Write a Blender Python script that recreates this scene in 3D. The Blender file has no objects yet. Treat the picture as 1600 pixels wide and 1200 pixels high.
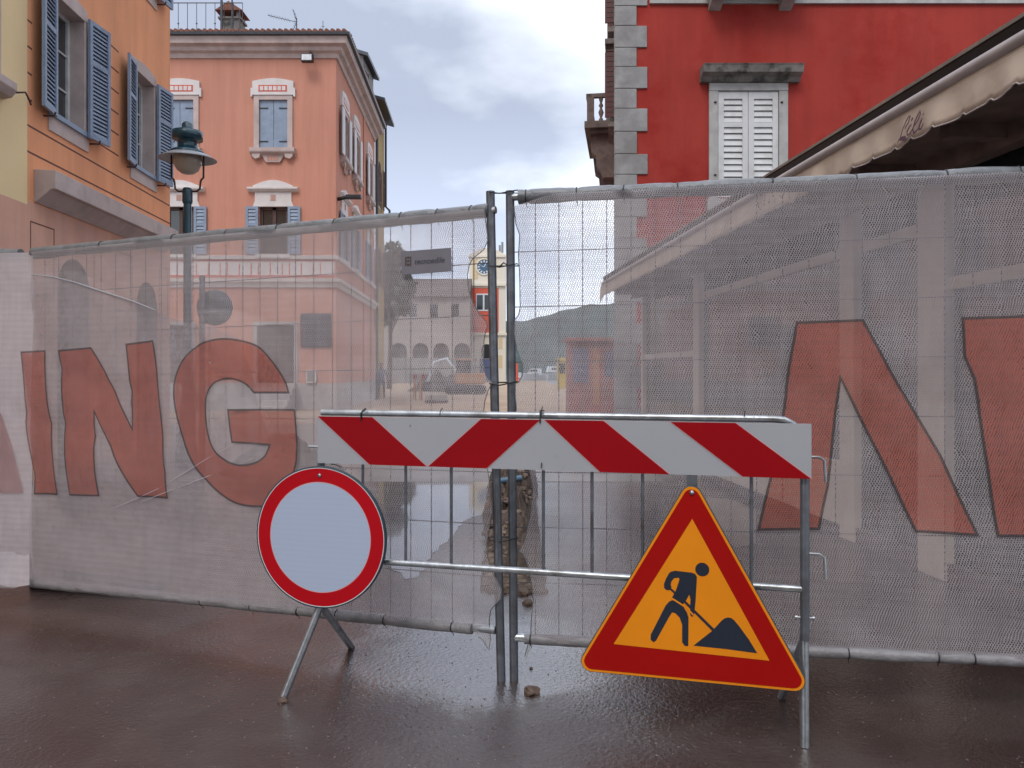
import bpy, bmesh, math, random
from mathutils import Vector, Matrix, noise
from mathutils.geometry import tessellate_polygon
random.seed(7)
R = math.radians
S = bpy.context.scene
COL = S.collection

# ------------------------------------------------------------------ camera
CAMZ, F, CX, HY = 1.37, 1200.0, 800.0, 580.0
cam = bpy.data.cameras.new('camera'); cam.lens = 27.0; cam.sensor_width = 36.0; cam.sensor_fit = 'HORIZONTAL'
cam.shift_y = -20.0/1600.0; cam.clip_start = 0.05; cam.clip_end = 3000
camo = bpy.data.objects.new('camera', cam); COL.objects.link(camo)
camo.location = (0, 0, CAMZ); camo.rotation_euler = (R(90), 0, 0)
S.camera = camo

# ------------------------------------------------------------------ world, sun, exposure
SUN_EL, SUN_AZ = 50.0, 200.0        # azimuth clockwise from +Y: behind the camera, a little left
w = bpy.data.worlds.new('World'); S.world = w; w.use_nodes = True
nt = w.node_tree; nt.nodes.clear()
def N(t, **k):
    n = nt.nodes.new(t)
    for a, b in k.items():
        setattr(n, a, b)
    return n
wo = N('ShaderNodeOutputWorld'); bg = N('ShaderNodeBackground'); bg.inputs[1].default_value = 0.1
sky = N('ShaderNodeTexSky', sky_type='NISHITA'); sky.sun_disc = False
sky.sun_elevation = R(SUN_EL); sky.sun_rotation = R(SUN_AZ)
tc = N('ShaderNodeTexCoord'); mp = N('ShaderNodeMapping'); mp.inputs['Scale'].default_value = (1.0, 1.0, 2.0)
mp.inputs['Location'].default_value = (0.35, 0.3, 0.55)
nt.links.new(tc.outputs['Generated'], mp.inputs[0])
nz = N('ShaderNodeTexNoise'); nz.inputs['Scale'].default_value = 2.3; nz.inputs['Detail'].default_value = 6; nz.inputs['Roughness'].default_value = 0.5
nt.links.new(mp.outputs[0], nz.inputs[0])
cr = N('ShaderNodeValToRGB'); e = cr.color_ramp.elements
e[0].position = 0.40; e[0].color = (3.7, 4.15, 5.2, 1); e[1].position = 0.60; e[1].color = (8.4, 8.9, 9.7, 1)
nt.links.new(nz.outputs[0], cr.inputs[0])
sp = N('ShaderNodeSeparateXYZ'); nt.links.new(tc.outputs['Generated'], sp.inputs[0])
zr = N('ShaderNodeMapRange'); zr.inputs['From Min'].default_value = 0.0; zr.inputs['From Max'].default_value = 0.32
zr.inputs['To Min'].default_value = 1.75; zr.inputs['To Max'].default_value = 0.92
nt.links.new(sp.outputs[2], zr.inputs[0])
zr2 = N('ShaderNodeMapRange'); zr2.inputs['From Min'].default_value = 0.5; zr2.inputs['From Max'].default_value = 0.95
zr2.inputs['To Min'].default_value = 1.0; zr2.inputs['To Max'].default_value = 2.6
nt.links.new(sp.outputs[2], zr2.inputs[0])
mm = N('ShaderNodeMath', operation='MULTIPLY'); nt.links.new(zr.outputs[0], mm.inputs[0]); nt.links.new(zr2.outputs[0], mm.inputs[1])
# the clouds behind the camera (towards the sun) are brighter
yr = N('ShaderNodeMapRange'); yr.inputs['From Min'].default_value = 0.75; yr.inputs['From Max'].default_value = 0.2
yr.inputs['To Min'].default_value = 1.32; yr.inputs['To Max'].default_value = 1.12
nt.links.new(sp.outputs[1], yr.inputs[0])
m2 = N('ShaderNodeMath', operation='MULTIPLY'); nt.links.new(mm.outputs[0], m2.inputs[0]); nt.links.new(yr.outputs[0], m2.inputs[1])
vm = N('ShaderNodeVectorMath', operation='SCALE'); nt.links.new(cr.outputs[0], vm.inputs[0]); nt.links.new(m2.outputs[0], vm.inputs['Scale'])
mx = N('ShaderNodeMix', data_type='RGBA'); mx.inputs[0].default_value = 0.9
nt.links.new(sky.outputs[0], mx.inputs[6]); nt.links.new(vm.outputs[0], mx.inputs[7])
nt.links.new(mx.outputs[2], bg.inputs[0]); nt.links.new(bg.outputs[0], wo.inputs[0])
sl = bpy.data.lights.new('sun', 'SUN'); sl.energy = 1.2; sl.angle = R(20); sl.color = (1, 0.95, 0.88)
so = bpy.data.objects.new('sun', sl); COL.objects.link(so)
sd = Vector((math.sin(R(SUN_AZ))*math.cos(R(SUN_EL)), math.cos(R(SUN_AZ))*math.cos(R(SUN_EL)), math.sin(R(SUN_EL))))
so.rotation_euler = sd.to_track_quat('Z', 'Y').to_euler(); so.location = sd*50
S.view_settings.view_transform = 'Standard'; S.view_settings.look = 'None'; S.view_settings.gamma = 1.0
S.view_settings.exposure = 0.32
S.cycles.transparent_max_bounces = 24; S.cycles.max_bounces = 8

# ------------------------------------------------------------------ materials
def mat(name):
    m = bpy.data.materials.new(name); m.use_nodes = True
    return m, m.node_tree, m.node_tree.nodes['Principled BSDF']
def c4(c): return (c[0], c[1], c[2], 1)
def simple(name, col, rough=0.6, metal=0.0, var=0.12, scale=8.0, bump=0.15, bscale=40.0, dirt=None, dscale=1.5, dlo=0.5, dhi=0.7, bdist=0.01, spec=None, streak=0):
    m, t, b = mat(name)
    co = t.nodes.new('ShaderNodeTexCoord')
    n1 = t.nodes.new('ShaderNodeTexNoise'); n1.inputs['Scale'].default_value = scale; n1.inputs['Detail'].default_value = 5
    t.links.new(co.outputs['Object'], n1.inputs[0])
    r = t.nodes.new('ShaderNodeValToRGB'); e = r.color_ramp.elements
    e[0].position = 0.3; e[1].position = 0.7
    e[0].color = c4([max(0, x*(1-var)) for x in col]); e[1].color = c4([min(1, x*(1+var)) for x in col])
    t.links.new(n1.outputs[0], r.inputs[0]); out = r.outputs[0]
    if dirt:
        n2 = t.nodes.new('ShaderNodeTexNoise'); n2.inputs['Scale'].default_value = dscale; n2.inputs['Detail'].default_value = 7; n2.inputs['Roughness'].default_value = 0.62
        t.links.new(co.outputs['Object'], n2.inputs[0])
        mr = t.nodes.new('ShaderNodeMapRange'); mr.inputs['From Min'].default_value = dlo; mr.inputs['From Max'].default_value = dhi
        t.links.new(n2.outputs[0], mr.inputs[0])
        mi = t.nodes.new('ShaderNodeMix'); mi.data_type = 'RGBA'; mi.inputs[7].default_value = c4(dirt)
        t.links.new(mr.outputs[0], mi.inputs[0]); t.links.new(out, mi.inputs[6]); out = mi.outputs[2]
    if streak:
        mpp = t.nodes.new('ShaderNodeMapping'); mpp.inputs['Scale'].default_value = (2.2, 2.2, .16); t.links.new(co.outputs['Object'], mpp.inputs[0])
        n4 = t.nodes.new('ShaderNodeTexNoise'); n4.inputs['Scale'].default_value = 1.6; n4.inputs['Detail'].default_value = 8; n4.inputs['Roughness'].default_value = .65
        t.links.new(mpp.outputs[0], n4.inputs[0]); m4 = t.nodes.new('ShaderNodeMapRange'); m4.inputs['From Min'].default_value = .42; m4.inputs['From Max'].default_value = .75; m4.inputs['To Max'].default_value = streak
        t.links.new(n4.outputs[0], m4.inputs[0]); mi4 = t.nodes.new('ShaderNodeMix'); mi4.data_type = 'RGBA'; mi4.inputs[7].default_value = c4([x*.55 for x in col])
        t.links.new(m4.outputs[0], mi4.inputs[0]); t.links.new(out, mi4.inputs[6]); out = mi4.outputs[2]
    t.links.new(out, b.inputs['Base Color'])
    b.inputs['Roughness'].default_value = rough; b.inputs['Metallic'].default_value = metal
    if spec is not None: b.inputs['Specular IOR Level'].default_value = spec
    if bump:
        n3 = t.nodes.new('ShaderNodeTexNoise'); n3.inputs['Scale'].default_value = bscale; n3.inputs['Detail'].default_value = 6
        t.links.new(co.outputs['Object'], n3.inputs[0])
        bp = t.nodes.new('ShaderNodeBump'); bp.inputs['Strength'].default_value = bump; bp.inputs['Distance'].default_value = bdist
        t.links.new(n3.outputs[0], bp.inputs['Height']); t.links.new(bp.outputs[0], b.inputs['Normal'])
    return m
M = {}
M['salmon'] = simple('salmon_plaster', (.55, .262, .188), .85, streak=.35, var=.06, scale=.7, bump=.25, bscale=9, dirt=(.47, .22, .16), dscale=.35, dlo=.45, dhi=.75, spec=.12)
M['orange'] = simple('orange_plaster', (.80, .36, .185), .85, streak=.35, var=.07, scale=1.1, bump=.3, bscale=14, dirt=(.70, .31, .17), dscale=.5, dlo=.45, dhi=.72, spec=.12)
M['pink'] = simple('pink_plaster', (.66, .38, .28), .85, streak=.4, var=.08, scale=1.3, bump=.3, bscale=14, dirt=(.56, .33, .27), dscale=.8, spec=.12)
M['yellow'] = simple('yellow_plaster', (.78, .6, .34), .85, var=.06, scale=1.0, bump=.25, bscale=14, spec=.12)
M['ochre'] = simple('ochre_plaster', (.38, .27, .12), .85, var=.1, scale=1.0, bump=.2, spec=.12)
M['red'] = simple('red_plaster', (.34, .044, .034), .8, streak=.4, var=.12, scale=1.1, bump=.35, bscale=7, dirt=(.27, .022, .017), dscale=.55, dlo=.48, dhi=.62, spec=.12)
M['groove'] = simple('groove_shadow_line', (.12, .05, .04), .9, bump=0)
M['white'] = simple('white_stucco', (.62, .58, .56), .8, var=.07, scale=3, bump=.2)
M['stone'] = simple('pale_limestone', (.40, .385, .37), .8, streak=.4, var=.14, scale=5, bump=.4, bscale=22, dirt=(.27, .255, .25), dscale=2.2, dlo=.5, dhi=.72)
M['quoin'] = simple('grey_quoin_stone', (.29, .28, .275), .85, streak=.4, var=.16, scale=4, bump=.6, bscale=16, dirt=(.2, .19, .185), dscale=1.6, dlo=.45, dhi=.65)
M['stonep'] = simple('pinkish_limestone', (.47, .38, .35), .8, var=.1, scale=4, bump=.3, bscale=22, dirt=(.36, .29, .27), dscale=1.7)
M['stoned'] = simple('weathered_stone', (.2, .18, .165), .85, var=.3, scale=6, bump=.4, bscale=24, dirt=(.06, .055, .05), dscale=3, dlo=.5, dhi=.62)
M['stonebr'] = simple('brown_stone', (.17, .125, .11), .85, var=.3, scale=5, bump=.4, dirt=(.05, .04, .035), dscale=2.5)
M['blue'] = simple('blue_shutter_paint', (.22, .28, .37), .55, var=.08, scale=5, bump=.1, dirt=(.17, .22, .30), dscale=3)
M['whitep'] = simple('white_shutter_paint', (.55, .55, .55), .55, var=.05, scale=4, bump=.08, dirt=(.45, .44, .42), dscale=3)
M['redsh'] = simple('dark_red_shutter_paint', (.1, .03, .03), .6)
M['wood'] = simple('brown_window_wood', (.07, .035, .025), .55, var=.3, scale=12)
M['frame'] = simple('window_frame_white', (.5, .49, .47), .5, bump=0)
M['glass'] = simple('dark_window_glass', (.03, .035, .035), .06, bump=.02, bscale=1.5, spec=.8)
M['tile'] = simple('terracotta_tile', (.24, .1, .065), .85, var=.35, scale=14, bump=.3, dirt=(.1, .07, .06), dscale=3)
M['gutter'] = simple('dark_grey_metal', (.07, .075, .085), .45, metal=.6, bump=0)
M['black'] = simple('black_plastic', (.012, .012, .013), .45, bump=0)
M['lampgreen'] = simple('dark_teal_enamel', (.008, .045, .065), .3, var=.2, bump=.05, spec=.6)
M['rust'] = simple('rusted_dark_iron', (.05, .022, .018), .6, var=.4)
M['galv'] = simple('galvanised_steel', (.36, .375, .39), .36, metal=.85, var=.2, scale=30, bump=.1, bscale=80, dirt=(.2, .2, .2), dscale=9, dlo=.5, dhi=.66)
M['galvd'] = simple('dull_galvanised_steel', (.15, .16, .18), .45, metal=.6, var=.22, scale=22, bump=.12, bscale=60, dirt=(.09, .085, .08), dscale=7)
M['wire'] = simple('weathered_wire', (.09, .085, .09), .5, metal=.6, bump=0)
M['refwhite'] = simple('reflective_white_sheeting', (.33, .335, .36), .42, var=.025, scale=3, bump=.03, dirt=(.28, .29, .32), dscale=7, dlo=.62, dhi=.8)
M['refblue'] = simple('reflective_disc_sheeting', (.37, .43, .56), .4, var=.03, scale=4, bump=.03)
M['refred'] = simple('reflective_red_sheeting', (.27, .001, .005), .5, var=.05, scale=3, bump=.03, spec=.15)
M['refred2'] = simple('reflective_warm_red_sheeting', (.32, .003, .002), .5, var=.05, scale=3, bump=.03, spec=.15)
M['reforange'] = simple('reflective_orange_sheeting', (.72, .23, .008), .5, var=.05, scale=3, bump=.03, spec=.15)
M['rimred'] = simple('reflective_rim_red', (.42, .002, .008), .5, var=.05, scale=3, bump=.03, spec=.15)
_t = M['refblue'].node_tree; _w = _t.nodes.new('ShaderNodeTexWave'); _w.bands_direction = 'Z'; _w.inputs['Scale'].default_value = 14; _w.inputs['Distortion'].default_value = 1.2; _w.inputs['Detail Scale'].default_value = .6
_c = _t.nodes.new('ShaderNodeTexCoord'); _t.links.new(_c.outputs['Object'], _w.inputs[0])
_r = _t.nodes.new('ShaderNodeValToRGB'); _r.color_ramp.elements[0].color = (.364, .424, .55, 1); _r.color_ramp.elements[1].color = (.378, .438, .565, 1); _t.links.new(_w.outputs[1], _r.inputs[0]); _t.links.new(_r.outputs[0], _t.nodes['Principled BSDF'].inputs['Base Color'])
M['pink_edge'] = simple('worn_pink_edge', (.6, .3, .31), .5, bump=0)
M['ink'] = simple('navy_black_print', (.008, .014, .028), .5, bump=0)
M['alu'] = simple('sign_back_aluminium', (.035, .06, .075), .45, metal=.3)
M['awning'] = simple('cream_awning_canvas', (.50, .40, .32), .75, var=.12, scale=3, bump=.4, bscale=6, bdist=.02, dirt=(.38, .29, .23), dscale=4, dlo=.5, dhi=.75)
M['tube'] = simple('cream_grey_awning_tube', (.36, .31, .3), .5, bump=.1)
M['brownroof'] = simple('brown_roof_edge', (.1, .065, .045), .8, var=.3, bump=.4)
M['darkwood'] = simple('dark_brown_ceiling', (.17, .12, .10), .6, var=.3)
M['cream'] = simple('cream_painted_frame', (.55, .45, .38), .6, var=.06)
M['mauve'] = simple('mauve_print', (.09, .025, .055), .7, bump=0)
M['grey'] = simple('grey_panel', (.22, .215, .21), .7, var=.1, scale=2)
M['plate'] = simple('grey_aluminium_plate', (.15, .14, .16), .5, var=.06, bump=.05)
M['dirt'] = simple('brown_earth', (.06, .04, .028), .95, var=.4, scale=5, bump=1, bscale=12, bdist=.05)
M['rock'] = simple('rubble_stone', (.10, .07, .052), .9, var=.4, scale=12, bump=.6, dirt=(.1, .06, .04), dscale=6)
M['rocklt'] = simple('tan_stone', (.15, .11, .08), .9, var=.35, scale=12, bump=.6)
M['rockd'] = simple('brown_wet_rock', (.09, .055, .04), .5, var=.3, scale=30, bump=.8, bscale=50)
M['cream_t'] = simple('cream_tower_stucco', (.66, .6, .5), .8, var=.05)
M['arcade'] = simple('grey_pink_stucco', (.36, .31, .28), .85, var=.08, streak=.3)
M['arcroof'] = simple('dark_weathered_tiles', (.11, .085, .075), .9, var=.3)
M['tan_t'] = simple('tan_tower_panel', (.58, .45, .28), .8, var=.05)
M['red_t'] = simple('tower_red_stucco', (.55, .1, .06), .8, var=.05)
M['clock'] = simple('clock_blue', (.05, .11, .18), .4, bump=0)
M['brickred'] = simple('kiosk_red', (.3, .1, .08), .7, var=.3, scale=2)
M['kblue'] = simple('kiosk_blue', (.1, .12, .22), .6)
M['orangep'] = simple('machine_orange', (.42, .2, .08), .5)
M['yellowp'] = simple('machine_yellow', (.5, .35, .05), .5)
M['rubber'] = simple('black_rubber', (.015, .013, .013), .8)
M['skin'] = simple('skin', (.35, .2, .15), .6, bump=0)
M['navy'] = simple('blue_work_cloth', (.05, .08, .16), .8)
M['hair'] = simple('dark_hair', (.02, .015, .012), .7)
M['bark'] = simple('bark', (.08, .06, .045), .9, var=.3)
M['leaf'] = simple('dark_foliage', (.045, .06, .035), .7, var=.5, scale=3, bump=0)
M['hill'] = simple('wooded_hill', (.035, .06, .055), .9, var=.45, scale=.06, bump=1, bscale=.1, bdist=4)
M['boat'] = simple('white_boat_hull', (.6, .62, .64), .4, bump=0)
M['tie'] = M['black']

# knitted screening net: holes let the view through, the yarn is pale and slightly translucent
def net_mat(name, col, yarn, hole, trans=.35, big=.1, p=.0098, q=.0082):
    m, t, b = mat(name); L = t.links.new
    def mn(op, a, b_=None, c=None):
        n = t.nodes.new('ShaderNodeMath'); n.operation = op
        for i, x in enumerate((a, b_, c)):
            if x is None: continue
            if isinstance(x, (int, float)): n.inputs[i].default_value = x
            else: L(x, n.inputs[i])
        return n.outputs[0]
    uv = t.nodes.new('ShaderNodeUVMap'); uv.uv_map = 'UVMap'
    sx = t.nodes.new('ShaderNodeSeparateXYZ'); L(uv.outputs[0], sx.inputs[0])
    n1 = t.nodes.new('ShaderNodeTexNoise'); n1.inputs['Scale'].default_value = 14; n1.inputs['Detail'].default_value = 3; L(uv.outputs[0], n1.inputs[0])
    n2 = t.nodes.new('ShaderNodeTexNoise'); n2.inputs['Scale'].default_value = 90; n2.inputs['Detail'].default_value = 2; L(uv.outputs[0], n2.inputs[0])
    n3 = t.nodes.new('ShaderNodeTexNoise'); n3.inputs['Scale'].default_value = 2.2; n3.inputs['Detail'].default_value = 4; L(uv.outputs[0], n3.inputs[0])
    d = mn('ADD', mn('MULTIPLY', mn('SUBTRACT', n1.outputs[0], .5), .035), mn('MULTIPLY', mn('SUBTRACT', n2.outputs[0], .5), .005))
    u = mn('ADD', mn('ADD', sx.outputs[0], mn('MULTIPLY', sx.outputs[1], .22)), d)
    v = mn('ADD', sx.outputs[1], mn('MULTIPLY', d, .45))
    row = mn('FLOOR', mn('DIVIDE', v, q))
    a = mn('SINE', mn('ADD', mn('MULTIPLY', u, 2*math.pi/p), mn('MULTIPLY', row, math.pi)))
    bb = mn('ABSOLUTE', mn('SINE', mn('MULTIPLY', v, math.pi/q)))
    h = mn('MULTIPLY', mn('ADD', a, .35), bb)
    mr = t.nodes.new('ShaderNodeMapRange'); mr.interpolation_type = 'SMOOTHSTEP'
    mr.inputs['From Min'].default_value = .05; mr.inputs['From Max'].default_value = .6
    mr.inputs['To Min'].default_value = yarn; mr.inputs['To Max'].default_value = hole
    L(h, mr.inputs[0])
    wv = mn('MULTIPLY', mn('SINE', mn('MULTIPLY', v, 2*math.pi/.034)), .035)
    st = t.nodes.new('ShaderNodeTexNoise'); st.inputs['Scale'].default_value = 3; st.inputs['Detail'].default_value = 6
    smp = t.nodes.new('ShaderNodeMapping'); smp.inputs['Scale'].default_value = (14, .8, 1); L(uv.outputs[0], smp.inputs[0]); L(smp.outputs[0], st.inputs[0])
    cov = mn('ADD', mn('ADD', mn('ADD', mr.outputs[0], wv), mn('MULTIPLY', mn('SUBTRACT', st.outputs[0], .5), .22)), mn('MULTIPLY', mn('SUBTRACT', n3.outputs[0], .5), big*2))
    cl = t.nodes.new('ShaderNodeClamp'); L(cov, cl.inputs[0])
    r = t.nodes.new('ShaderNodeValToRGB'); e = r.color_ramp.elements; e[0].position = .3; e[1].position = .7
    e[0].color = c4([x*.93 for x in col]); e[1].color = c4([min(1, x*1.05) for x in col]); L(n1.outputs[0], r.inputs[0])
    b.inputs['Roughness'].default_value = .5; L(r.outputs[0], b.inputs['Base Color'])
    tr = t.nodes.new('ShaderNodeBsdfTranslucent'); L(r.outputs[0], tr.inputs[0])
    tp = t.nodes.new('ShaderNodeBsdfTransparent')
    m1 = t.nodes.new('ShaderNodeMixShader'); m1.inputs[0].default_value = trans; L(b.outputs[0], m1.inputs[1]); L(tr.outputs[0], m1.inputs[2])
    m2_ = t.nodes.new('ShaderNodeMixShader'); L(cl.outputs[0], m2_.inputs[0]); L(tp.outputs[0], m2_.inputs[1]); L(m1.outputs[0], m2_.inputs[2])
    L(m2_.outputs[0], t.nodes['Material Output'].inputs[0])
    bp = t.nodes.new('ShaderNodeBump'); bp.inputs['Strength'].default_value = .4; bp.inputs['Distance'].default_value = .004
    L(h, bp.inputs['Height']); L(bp.outputs[0], b.inputs['Normal'])
    return m
NETC = (.57, .515, .525)
M['net'] = net_mat('screening_net', NETC, .75, .16)
M['netr'] = net_mat('grey_screening_net', (.50, .455, .47), .75, .14)
M['net2'] = net_mat('doubled_screening_net', (.54, .49, .505), .66, .16, big=.12)
M['net3'] = net_mat('white_screening_net', (.66, .60, .62), .95, .66, big=.05)
M['hemlt'] = simple('pale_net_crease', (.5, .45, .46), .5, bump=0)
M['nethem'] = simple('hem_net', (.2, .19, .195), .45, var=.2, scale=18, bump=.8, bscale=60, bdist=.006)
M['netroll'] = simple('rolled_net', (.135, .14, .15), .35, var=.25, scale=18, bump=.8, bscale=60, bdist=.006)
M['letter'] = net_mat('red_printed_net', (.50, .115, .07), .74, .26, trans=.3, big=.1)
M['letterp'] = net_mat('pale_red_printed_net', (.45, .22, .21), .6, .35, trans=.25, big=.1)
M['letterd'] = net_mat('dark_outline_printed_net', (.055, .035, .035), .85, .5, trans=.2, big=.05)

# ------------------------------------------------------------------ mesh builder
class MB:
    def __init__(s, X=None): s.v = []; s.f = []; s.m = []; s.sm = []; s.X = X or Matrix(); s.mats = []
    def mi(s, m):
        if m not in s.mats: s.mats.append(m)
        return s.mats.index(m)
    def add(s, vs, fs, m, smooth=False):
        k = len(s.v); i = s.mi(m)
        s.v += [s.X @ Vector(p) for p in vs]
        for f in fs: s.f.append([k+j for j in f]); s.m.append(i); s.sm.append(smooth)
    def box(s, x0, x1, y0, y1, z0, z1, m):
        s.add([(x0,y0,z0),(x1,y0,z0),(x1,y1,z0),(x0,y1,z0),(x0,y0,z1),(x1,y0,z1),(x1,y1,z1),(x0,y1,z1)],
              [(0,3,2,1),(4,5,6,7),(0,1,5,4),(1,2,6,5),(2,3,7,6),(3,0,4,7)], m)
    def prism(s, pts, y0, y1, m, caps=True):      # polygon in x,z extruded in y
        n = len(pts)
        a = sum(pts[i][0]*pts[(i+1)%n][1]-pts[(i+1)%n][0]*pts[i][1] for i in range(n))
        if a < 0: pts = pts[::-1]
        vs = [(p[0], y0, p[1]) for p in pts]+[(p[0], y1, p[1]) for p in pts]
        fs = [(i, n+i, n+(i+1)%n, (i+1)%n) for i in range(n)]
        if caps: fs += [tuple(range(n)), tuple(range(2*n-1, n-1, -1))]
        s.add(vs, fs, m)
    def extr_x(s, prof, x0, x1, m):               # profile in y,z extruded along x
        n = len(prof)
        vs = [(x0, p[0], p[1]) for p in prof]+[(x1, p[0], p[1]) for p in prof]
        s.add(vs, [(i, (i+1)%n, n+(i+1)%n, n+i) for i in range(n)]+[tuple(range(n-1,-1,-1)), tuple(range(n,2*n))], m)
    def tube(s, pts, r, m, seg=10, cap=True):
        pts = [Vector(p) for p in pts]; rings = []; up0 = None
        for i, p in enumerate(pts):
            d = (pts[min(i+1, len(pts)-1)]-pts[max(i-1, 0)]).normalized()
            up = Vector((0, 0, 1)) if abs(d.z) < .95 else Vector((1, 0, 0))
            if up0 is not None: up = up0
            a = d.cross(up).normalized(); b = d.cross(a).normalized(); up0 = -b if False else up
            rr = r[i] if isinstance(r, (list, tuple)) else r
            rings.append([p+(a*math.cos(2*math.pi*k/seg)+b*math.sin(2*math.pi*k/seg))*rr for k in range(seg)])
        vs = [q for g in rings for q in g]
        fs = [(i*seg+k, i*seg+(k+1)%seg, (i+1)*seg+(k+1)%seg, (i+1)*seg+k) for i in range(len(pts)-1) for k in range(seg)]
        s.add(vs, fs, m, True)
        if cap: s.add(vs, [tuple(range(seg-1,-1,-1)), tuple(range((len(pts)-1)*seg, len(pts)*seg))], m)
    def lathe(s, prof, c, m, seg=24):             # (r,z) profile about vertical axis at c
        vs = [(c[0]+r*math.cos(2*math.pi*k/seg), c[1]+r*math.sin(2*math.pi*k/seg), c[2]+z) for r, z in prof for k in range(seg)]
        fs = [(i*seg+k, i*seg+(k+1)%seg, (i+1)*seg+(k+1)%seg, (i+1)*seg+k) for i in range(len(prof)-1) for k in range(seg)]
        s.add(vs, fs, m, True)
    def build(s, name, parent=None, bevel=0, label=None):
        me = bpy.data.meshes.new(name); me.from_pydata([tuple(p) for p in s.v], [], s.f)
        for m in s.mats: me.materials.append(M[m])
        me.polygons.foreach_set('material_index', s.m); me.polygons.foreach_set('use_smooth', s.sm); me.update()
        o = bpy.data.objects.new(name, me); COL.objects.link(o)
        if parent: o.parent = parent
        if label: o['label'] = label
        if bevel:
            b = o.modifiers.new('bevel', 'BEVEL'); b.width = bevel; b.segments = 2; b.limit_method = 'ANGLE'; b.harden_normals = False
        return o
def thing(name, label, cat, loc=(0,0,0), rz=0, group=None):
    o = bpy.data.objects.new(name, None); COL.objects.link(o); o.location = loc; o.rotation_euler = (0, 0, rz)
    o.empty_display_size = .2; tag(o, label, cat, group); return o
def tag(o, label, cat, group=None):
    o['label'] = label; o['category'] = cat
    if group: o['group'] = group
    return o
def setting(o, kind='structure'): o['kind'] = kind; return o
def at(px, py, D): return Vector(((px-CX)/F*D, D, CAMZ-(py-HY)/F*D))

class Plane:    # a vertical plane through two ground points; local x along it, y away from the camera side
    def __init__(s, A, B):
        s.A = Vector(A).to_2d(); s.B = Vector(B).to_2d(); s.d = (s.B-s.A).normalized(); s.rz = math.atan2(s.d.y, s.d.x)
        s.len = (s.B-s.A).length
    def hit(s, px, py, off=0):
        n = Vector((-s.d.y, s.d.x)); A = s.A+n*off
        r = Vector(((px-CX)/F, 1.0))
        t = A.dot(n)/r.dot(n)
        P = r*t
        return ((P-s.A).dot(s.d), CAMZ-(py-HY)/F*t)
    def thing(s, name, label, cat, group=None): return thing(name, label, cat, (s.A.x, s.A.y, 0), s.rz, group)

def wall(b, u0, u1, z0, z1, holes, m, y=0, depth=.22, rm=None, arch=()):
    us = sorted({u0, u1, *[h[0] for h in holes], *[h[1] for h in holes]}); zs = sorted({z0, z1, *[h[2] for h in holes], *[h[3] for h in holes]})
    for i in range(len(us)-1):
        for j in range(len(zs)-1):
            cu, cz = (us[i]+us[i+1])/2, (zs[j]+zs[j+1])/2
            if any(h[0] < cu < h[1] and h[2] < cz < h[3] for h in holes): continue
            b.add([(us[i],y,zs[j]),(us[i+1],y,zs[j]),(us[i+1],y,zs[j+1]),(us[i],y,zs[j+1])], [(0,1,2,3)], m)
    rm = rm or m
    for k, h in enumerate(holes):
        a, c, e, g = h; q = y+depth
        b.add([(a,y,e),(c,y,e),(c,q,e),(a,q,e)], [(0,1,2,3)], rm)
        b.add([(a,y,e),(a,q,e),(a,q,g),(a,y,g)], [(0,1,2,3)], rm)
        b.add([(c,y,e),(c,y,g),(c,q,g),(c,q,e)], [(0,1,2,3)], rm)
        if k in arch:
            r = (c-a)/2; mid = (a+c)/2; n = 12
            P = [(mid-r*math.cos(math.pi*i/n), g-r+r*math.sin(math.pi*i/n)) for i in range(n+1)]
            for i in range(n):
                (x1, q1), (x2, q2) = P[i], P[i+1]
                b.add([(x1,y,q1),(x2,y,q2),(x2,y,g),(x1,y,g)], [(0,1,2,3)], m)
                b.add([(x1,y,q1),(x1,q,q1),(x2,q,q2),(x2,y,q2)], [(0,1,2,3)], rm)
        else:
            b.add([(a,y,g),(a,q,g),(c,q,g),(c,y,g)], [(0,1,2,3)], rm)

def louvre(b, x0, x1, z0, z1, y, m, pitch=.05, back=None):
    n = max(2, int((z1-z0)/pitch))
    for i in range(n):
        z = z0+(i+.5)*(z1-z0)/n; h = (z1-z0)/n*.42
        b.add([(x0,y-.012,z-h),(x1,y-.012,z-h),(x1,y+.014,z+h),(x0,y+.014,z+h),(x0,y-.004,z-h-.006),(x1,y-.004,z-h-.006)], [(0,1,2,3),(4,5,1,0)], m)
    if back: b.box(x0, x1, y+.016, y+.02, z0, z1, back)
def shutter(parent, x0, x1, z0, z1, y, m, split=.38, louvered=True, X=None, hinge=None, pitch=.05, st=.06, sub='shutter'):
    b = MB(X)
    y0, y1 = y-.02, y+.02
    b.box(x0, x0+st, y0, y1, z0, z1, m); b.box(x1-st, x1, y0, y1, z0, z1, m)
    zm = z1-(z1-z0)*split
    for a, c in ((z0, z0+st*1.3), (zm-st/2, zm+st/2), (z1-st, z1)): b.box(x0+st, x1-st, y0+.002, y1-.002, a, c, m)
    if louvered:
        louvre(b, x0+st, x1-st, z0+st*1.3, zm-st/2, y, m, pitch, 'black'); louvre(b, x0+st, x1-st, zm+st/2, z1-st, y, m, pitch, 'black')
    else:
        b.box(x0+st, x1-st, y-.006, y+.006, z0+st*1.3, z1-st, m)
    if hinge: 
        for zz in (z0+.14*(z1-z0), z1-.14*(z1-z0)):
            b.box(min(hinge, hinge+(.3 if hinge < (x0+x1)/2 else -.3)), max(hinge, hinge+(.3 if hinge < (x0+x1)/2 else -.3)), y0-.012, y0-.001, zz-.02, zz+.02, 'black')
    return b.build(sub, parent)

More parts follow.
